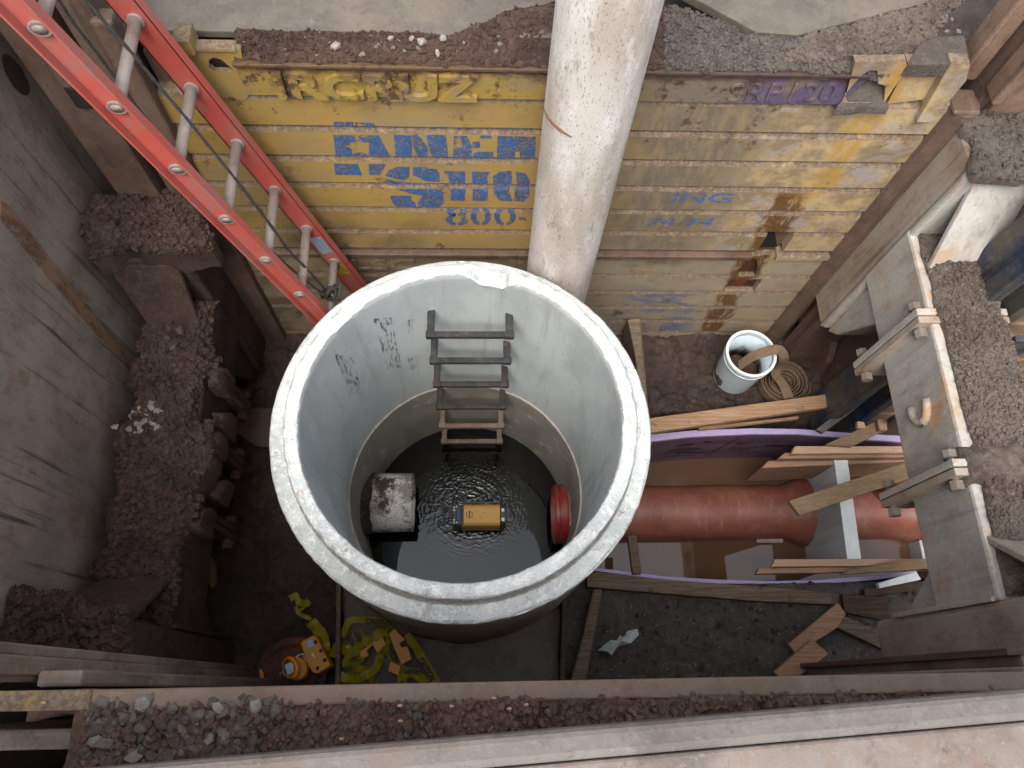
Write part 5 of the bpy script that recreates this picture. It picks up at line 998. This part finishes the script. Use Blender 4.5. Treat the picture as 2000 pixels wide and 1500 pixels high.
ribbon('band', [Zp(1443, 716, zr - .10), Zp(1470, 697, zr - .01), Zp(1500, 686, zr + .035), Zp(1522, 684, zr + .045), Zp(1531, 700, zr + .0), Zp(1523, 716, zr - .12), Zp(1515, 730, .16), Zp(1530, 752, .10), Zp(1540, 778, .07)],
       [(.1, 1, .2), (.1, 1, 0), (.1, 1, 0), (.6, 1, 0), (1, .4, .0), (1, 0, 0), (1, .0, 0), (1, .2, 0), (1, .2, 0)], .058, .005, HOSE, hs_, n=60)

# ------------------------------------------------------------------ pipe laser in the water
z0 = -.40
pj = empty('pipe_laser', Zp(935, 1005, z0 - .12), 'yellow and grey survey pipe laser standing in the dark water', 'pipe laser')
def zb4(x0, y0, x1, y1, z): a = Zp(x0, y0, z); b = Zp(x1, y1, z); return a, b
a, b = zb4(902, 984, 977, 1026, z0); yc = (a[1] + b[1]) / 2; hw = abs(a[1] - b[1]) / 2
def halfround(x0, x1, hw, zt, zb, mat, name, rr=.03, n=5):
    pts = [(yc - hw, zb), (yc + hw, zb)]
    for k in range(n + 1): t = math.pi / 2 * k / n; pts.append((yc + hw - rr + rr * math.cos(t), zt - rr + rr * math.sin(t)))
    for k in range(n + 1): t = math.pi / 2 + math.pi / 2 * k / n; pts.append((yc - hw + rr + rr * math.cos(t), zt - rr + rr * math.sin(t)))
    return MB().prism([(x0, y, z) for y, z in pts], (x1 - x0, 0, 0)).build(name, mat, pj, bevel=.003)
halfround(a[0], b[0], hw, z0, -.56, YPL, 'body')
halfround(a[0] - .055, a[0] - .001, hw - .002, z0 - .006, -.57, GREYP, 'front_bezel', .02)
halfround(b[0] + .001, b[0] + .035, hw - .012, z0 - .012, -.56, GREYP, 'rear_bezel', .02)
halfround(a[0] - .03, b[0] + .03, hw - .01, -.56, -.63, BLK, 'foot_block', .01)
MB().box((a[0] + .001, yc - hw + .006, z0 - .001), (a[0] + .012, yc + hw - .006, z0 + .004)).build('bezel_strip', GREYP, pj, bevel=.002)
MB().box((a[0] - .032, yc - .034, z0 - .006), (a[0] - .008, yc + .034, z0 + .001)).build('display', BLUED, pj, bevel=.003)
for k, (dx, dy) in enumerate(((-.045, .045), (-.045, .028), (-.045, -.03), (-.030, -.045), (-.03, .05), (-.045, -.048))): MB().lathe([(0, 0), (.005, 0), (.005, .004), (0, .004)], (a[0] + dx, yc + dy, z0 - .006), 10).build('button', WPL, pj)
lc = A([a[0] + .045, yc, z0 + .0006]); MB().lathe([(.017, 0), (.020, 0), (.020, .0008), (.017, .0008)], lc, 28).build('logo_ring', BLK, pj)
MB().box(lc + A([-.003, -.017, 0]), lc + A([.003, .017, .0008])).build('logo_bar', BLK, pj)
for dx, dy in ((.085, .02), (.11, -.015), (.13, .01)): MB().lathe([(0, 0), (.003, 0), (.003, .001), (0, .001)], (a[0] + dx, yc + dy, z0), 8).build('screw', BLK, pj)
for dy in (-.028, .028): MB().box((b[0] + .008, yc + dy - .01, z0 - .012), (b[0] + .026, yc + dy + .01, z0 - .009)).build('latch', WPL, pj, bevel=.001)
hn = [A([a[0] - .05, yc + .05, z0 - .03]), A([a[0] - .105, yc + .05, z0 - .03]), A([a[0] - .11, yc, z0 - .03]), A([a[0] - .105, yc - .05, z0 - .03]), A([a[0] - .05, yc - .05, z0 - .03])]; MB().tube(hn, .006, 8).build('handle', GREYP, pj)
hl = [A([a[0] + .0, yc + hw + .012, z0 - .02]), A([b[0] - .01, yc + hw + .012, z0 - .02])]; MB().tube(hl, .006, 8).build('side_rail', GREYP, pj)

# ------------------------------------------------------------------ surveying gear, rusty disc, broken plastic, tape at the lower left
def U(u, v, z): return Zp(480 + .2 * u, 1140 + .2 * v, z)
def upoly(pts, z): return [U(u, v, z) for u, v in pts]
dc = U(450, 880, .03); rd = empty('rusty_disc', dc, 'rusted round steel disc half buried under the orange instrument', 'disc')
MB().lathe([(0, -.01), (.17, -.01), (.175, .0), (.17, .018), (.14, .022), (.12, .012), (.03, .014), (.025, .03), (0, .03)], dc, 40, rough=.004).build('plate', RUST, rd)
li = empty('survey_instrument', U(680, 700, 0), 'orange survey instrument box with blue label in the lower left corner', 'survey instrument')
MB().prism(upoly([(528, 585), (560, 550), (662, 497), (700, 520), (832, 800), (700, 885), (650, 868), (600, 790)], .17), (0, 0, -.12)).build('case', ORANGE, li, bevel=.008, seg=3)
MB().prism(upoly([(585, 570), (640, 540), (668, 600), (612, 632)], .1715), (0, 0, -.001)).build('blue_label', simple('sticker_blue', '8fb4d6', .9, .5, var='dfe8ee', vs_=90), li)
MB().prism(upoly([(640, 683), (655, 676), (678, 715), (662, 722)], .1715), (0, 0, -.001)).build('white_label', WPL, li)
MB().prism(upoly([(665, 650), (735, 615), (770, 690), (700, 730)], .174), (0, 0, -.006)).build('raised_panel', ORANGE, li, bevel=.001)
for u, v in ((682, 570), (732, 655), (770, 745), (700, 825)): q = U(u, v, .1755); MB().box(q - A([.007, .008, .004]), q + A([.007, .008, 0])).build('dark_slot', BLK, li)
hc2 = U(455, 830, .13); MB().lathe([(.0, -.06), (.052, -.06), (.056, -.02), (.048, -.0), (.0, .0)], hc2 + A([.02, 0, 0]), 32).build('turret', ORANGE, li, bevel=0)
MB().tube([U(x, y, .16) for x, y in ((410, 725), (455, 735), (490, 775), (503, 830), (490, 885), (462, 925))], [.009, .012, .012, .012, .012, .008], 10).build('orange_band', simple('bright_orange', 'f59a1a', .9, .35), li, smooth=True)
MB().prism(upoly([(378, 790), (440, 765), (468, 790), (470, 860), (405, 900), (395, 870)], .155), (0, 0, -.01)).build('lens', GLAS, li, bevel=.002)
MB().tube([U(x, y, .158) for x, y in ((408, 712), (360, 780), (372, 880), (420, 925), (468, 912), (500, 880))], .0045, 8).build('lens_frame', simple('brass_orange', 'b9782e', .85, .4), li)
MB().tube([U(x, y, .12) for x, y in ((470, 750), (510, 700), (560, 685), (590, 760), (585, 820))], .004, 6).build('cable', WPL, li)
MB().tube([U(x, y, .12) for x, y in ((330, 880), (352, 868), (375, 850))], .005, 6).build('knob', ALU, li)
plank('plastic_shard', 'orange plastic sliver at the left rim of the rusted disc', 'plastic piece', [(505, 1306, .05), (513, 1307, .05), (517, 1335, .05), (509, 1335, .05)], .02, ORANGE)
G2 = 'broken orange plastic pieces on the slab'
def shard(label, pts, z, h=.03): o = MB().prism(upoly(pts, z), (0, 0, -h)).build('plastic_shard', ORANGE, None, bevel=.003); return tag(o, label, 'plastic piece', G2)
shard('largest orange plastic piece, stepped, on the sandy slab', [(1395, 490), (1455, 435), (1560, 550), (1505, 582), (1520, 622), (1578, 610), (1622, 735), (1520, 792), (1478, 700)], .085, .045)
shard('small square orange plastic piece below the stepped one', [(1410, 758), (1515, 797), (1495, 897), (1388, 855)], .07, .035)
shard('open framed orange plastic piece amid the caution tape', [(1110, 665), (1330, 512), (1375, 592), (1285, 680), (1240, 600), (1180, 655), (1205, 700), (1130, 745)], .06, .02)
tp = empty('caution_tape', U(1100, 650, .03), 'crumpled yellow caution tape with black lettering on the sandy slab', 'caution tape')
def tape(pts, wd, seed, par=None, z=.045):
    r = np.random.default_rng(seed); P = [U(u, v, z + r.uniform(-.012, .02)) for u, v in pts]; D = []
    for k in range(len(P)): d = P[min(k + 1, len(P) - 1)] - P[max(k - 1, 0)]; s_ = A([-d[1], d[0], 0]); D.append(s_ / np.linalg.norm(s_) + A([0, 0, r.uniform(-1., 1.)]) * .7)
    return ribbon('tape_strip', P, D, wd, .0006, TAPE, par or tp, n=26)
TT = [([(945, 530), (1010, 370), (1160, 352), (1300, 366), (1430, 385)], .034), ([(1560, 500), (1650, 600), (1720, 720), (1800, 860), (1870, 980)], .042), ([(940, 780), (1060, 770), (1130, 730), (1100, 690)], .036), ([(1080, 470), (1180, 560), (1260, 520), (1350, 465)], .05),
      ([(920, 900), (1080, 930), (1250, 850), (1310, 720), (1340, 660)], .042), ([(1480, 930), (1620, 880), (1780, 960)], .04), ([(1340, 600), (1420, 700), (1540, 840), (1690, 870)], .036), ([(960, 560), (1040, 640), (1100, 560), (1060, 480), (1120, 640), (1010, 700)], .03),
      ([(940, 640), (1000, 700), (960, 780)], .04), ([(850, 720), (890, 620), (940, 590)], .045), ([(940, 960), (1000, 880), (1120, 830), (1200, 860)], .034), ([(1360, 640), (1390, 560), (1370, 460), (1440, 420)], .022), ([(1100, 960), (1180, 900), (1240, 950)], .03), ([(1550, 960), (1600, 860), (1700, 940)], .026)]
for k, (p_, w_) in enumerate(TT): tape(p_, w_, k)
def tlet(txt, u0, v0, u1, v1, hgt, z=.078):
    a_, b_ = U(u0, v0, z), U(u1, v1, z); r_ = b_ - a_; text('tape_print', txt, (a_ + b_) / 2, r_, A([-r_[1], r_[0], 0]), np.linalg.norm(r_), hgt * 1.2, BLK, tp, ext=0, off=.05)
tlet('CAUTION', 1170, 362, 1420, 376, .024); tlet('CAUTION', 1700, 730, 1830, 940, .03); tlet('CAU', 1000, 500, 965, 590, .02); tlet('TION', 1390, 650, 1490, 760, .026); tlet('CAUTION', 1540, 850, 1690, 860, .02); tlet('ION', 1080, 470, 1110, 560, .026); tlet('CAU', 960, 840, 1040, 830, .028); tlet('UTI', 1020, 745, 1100, 750, .016)
tp2 = empty('caution_tape', U(560, 200, .02), 'torn scrap of yellow tape on the dark mud above the orange instrument', 'caution tape')
tape([(430, 150), (490, 120), (520, 180), (600, 190), (615, 160)], .036, 40, tp2); tape([(485, 220), (520, 290), (600, 330), (640, 350)], .02, 41, tp2); tape([(500, 280), (560, 240), (580, 220)], .016, 42, tp2)
tp3 = empty('caution_tape', U(700, 450, .02), 'yellow tape end trailing from under the orange instrument', 'caution tape')
tape([(630, 370), (690, 430), (740, 500), (765, 590), (770, 660)], .055, 43, tp3, .09)
# white film scrap, splinters
sc_ = A([Zp(x, y, .045 + .02 * ((i * 7) % 3)) for i, (x, y) in enumerate(((1168, 1270), (1192, 1250), (1205, 1252), (1210, 1240), (1222, 1244), (1226, 1232), (1245, 1228), (1248, 1240), (1232, 1256), (1205, 1264), (1195, 1280), (1186, 1272)))])
o = mobj('plastic_scrap', list(sc_) + [tuple(sc_.mean(0) + A([0, 0, .03]))], [(i, (i + 1) % 12, 12) for i in range(12)], SCRAP); so_ = o.modifiers.new('s', 'SOLIDIFY'); so_.thickness = .002; tag(o, 'crumpled white plastic film scrap on the dark mud', 'plastic scrap')
rs = np.random.default_rng(77); sv_ = MB()
for _ in range(150):
    x, y = rs.uniform(1120, 1700), rs.uniform(1175, 1330); p = Zp(x, y, .0); 
    if p[0] < .43: continue
    p[2] = gz(p[0], p[1]) + .004; a = rs.uniform(0, 3.14); L = rs.uniform(.006, .022); d = A([math.cos(a), math.sin(a), 0]) * L; sv_.bar(p - d / 2, p + d / 2, (0, 0, 1), .002, .0022)
sv_.build('splinters', STONEL)['kind'] = 'stuff'
rs = np.random.default_rng(78); sv_ = MB()
for G, n in ((gR, 60), (gN, 26), (gnL, 8), (gL, 16), (gA, 14)):
    for _ in range(n):
        m0, n0, _k = G.shape; p = G[rs.integers(2, m0 - 2), rs.integers(2, n0 - 2)] + A([0, 0, .004]); a = rs.uniform(0, 3.14); L = rs.uniform(.003, .010); d = A([math.cos(a), math.sin(a), 0]) * L; sv_.bar(p - d / 2, p + d / 2, (0, 0, 1), .0018, .002)
sv_.build('splinters', STONEL)['kind'] = 'stuff'
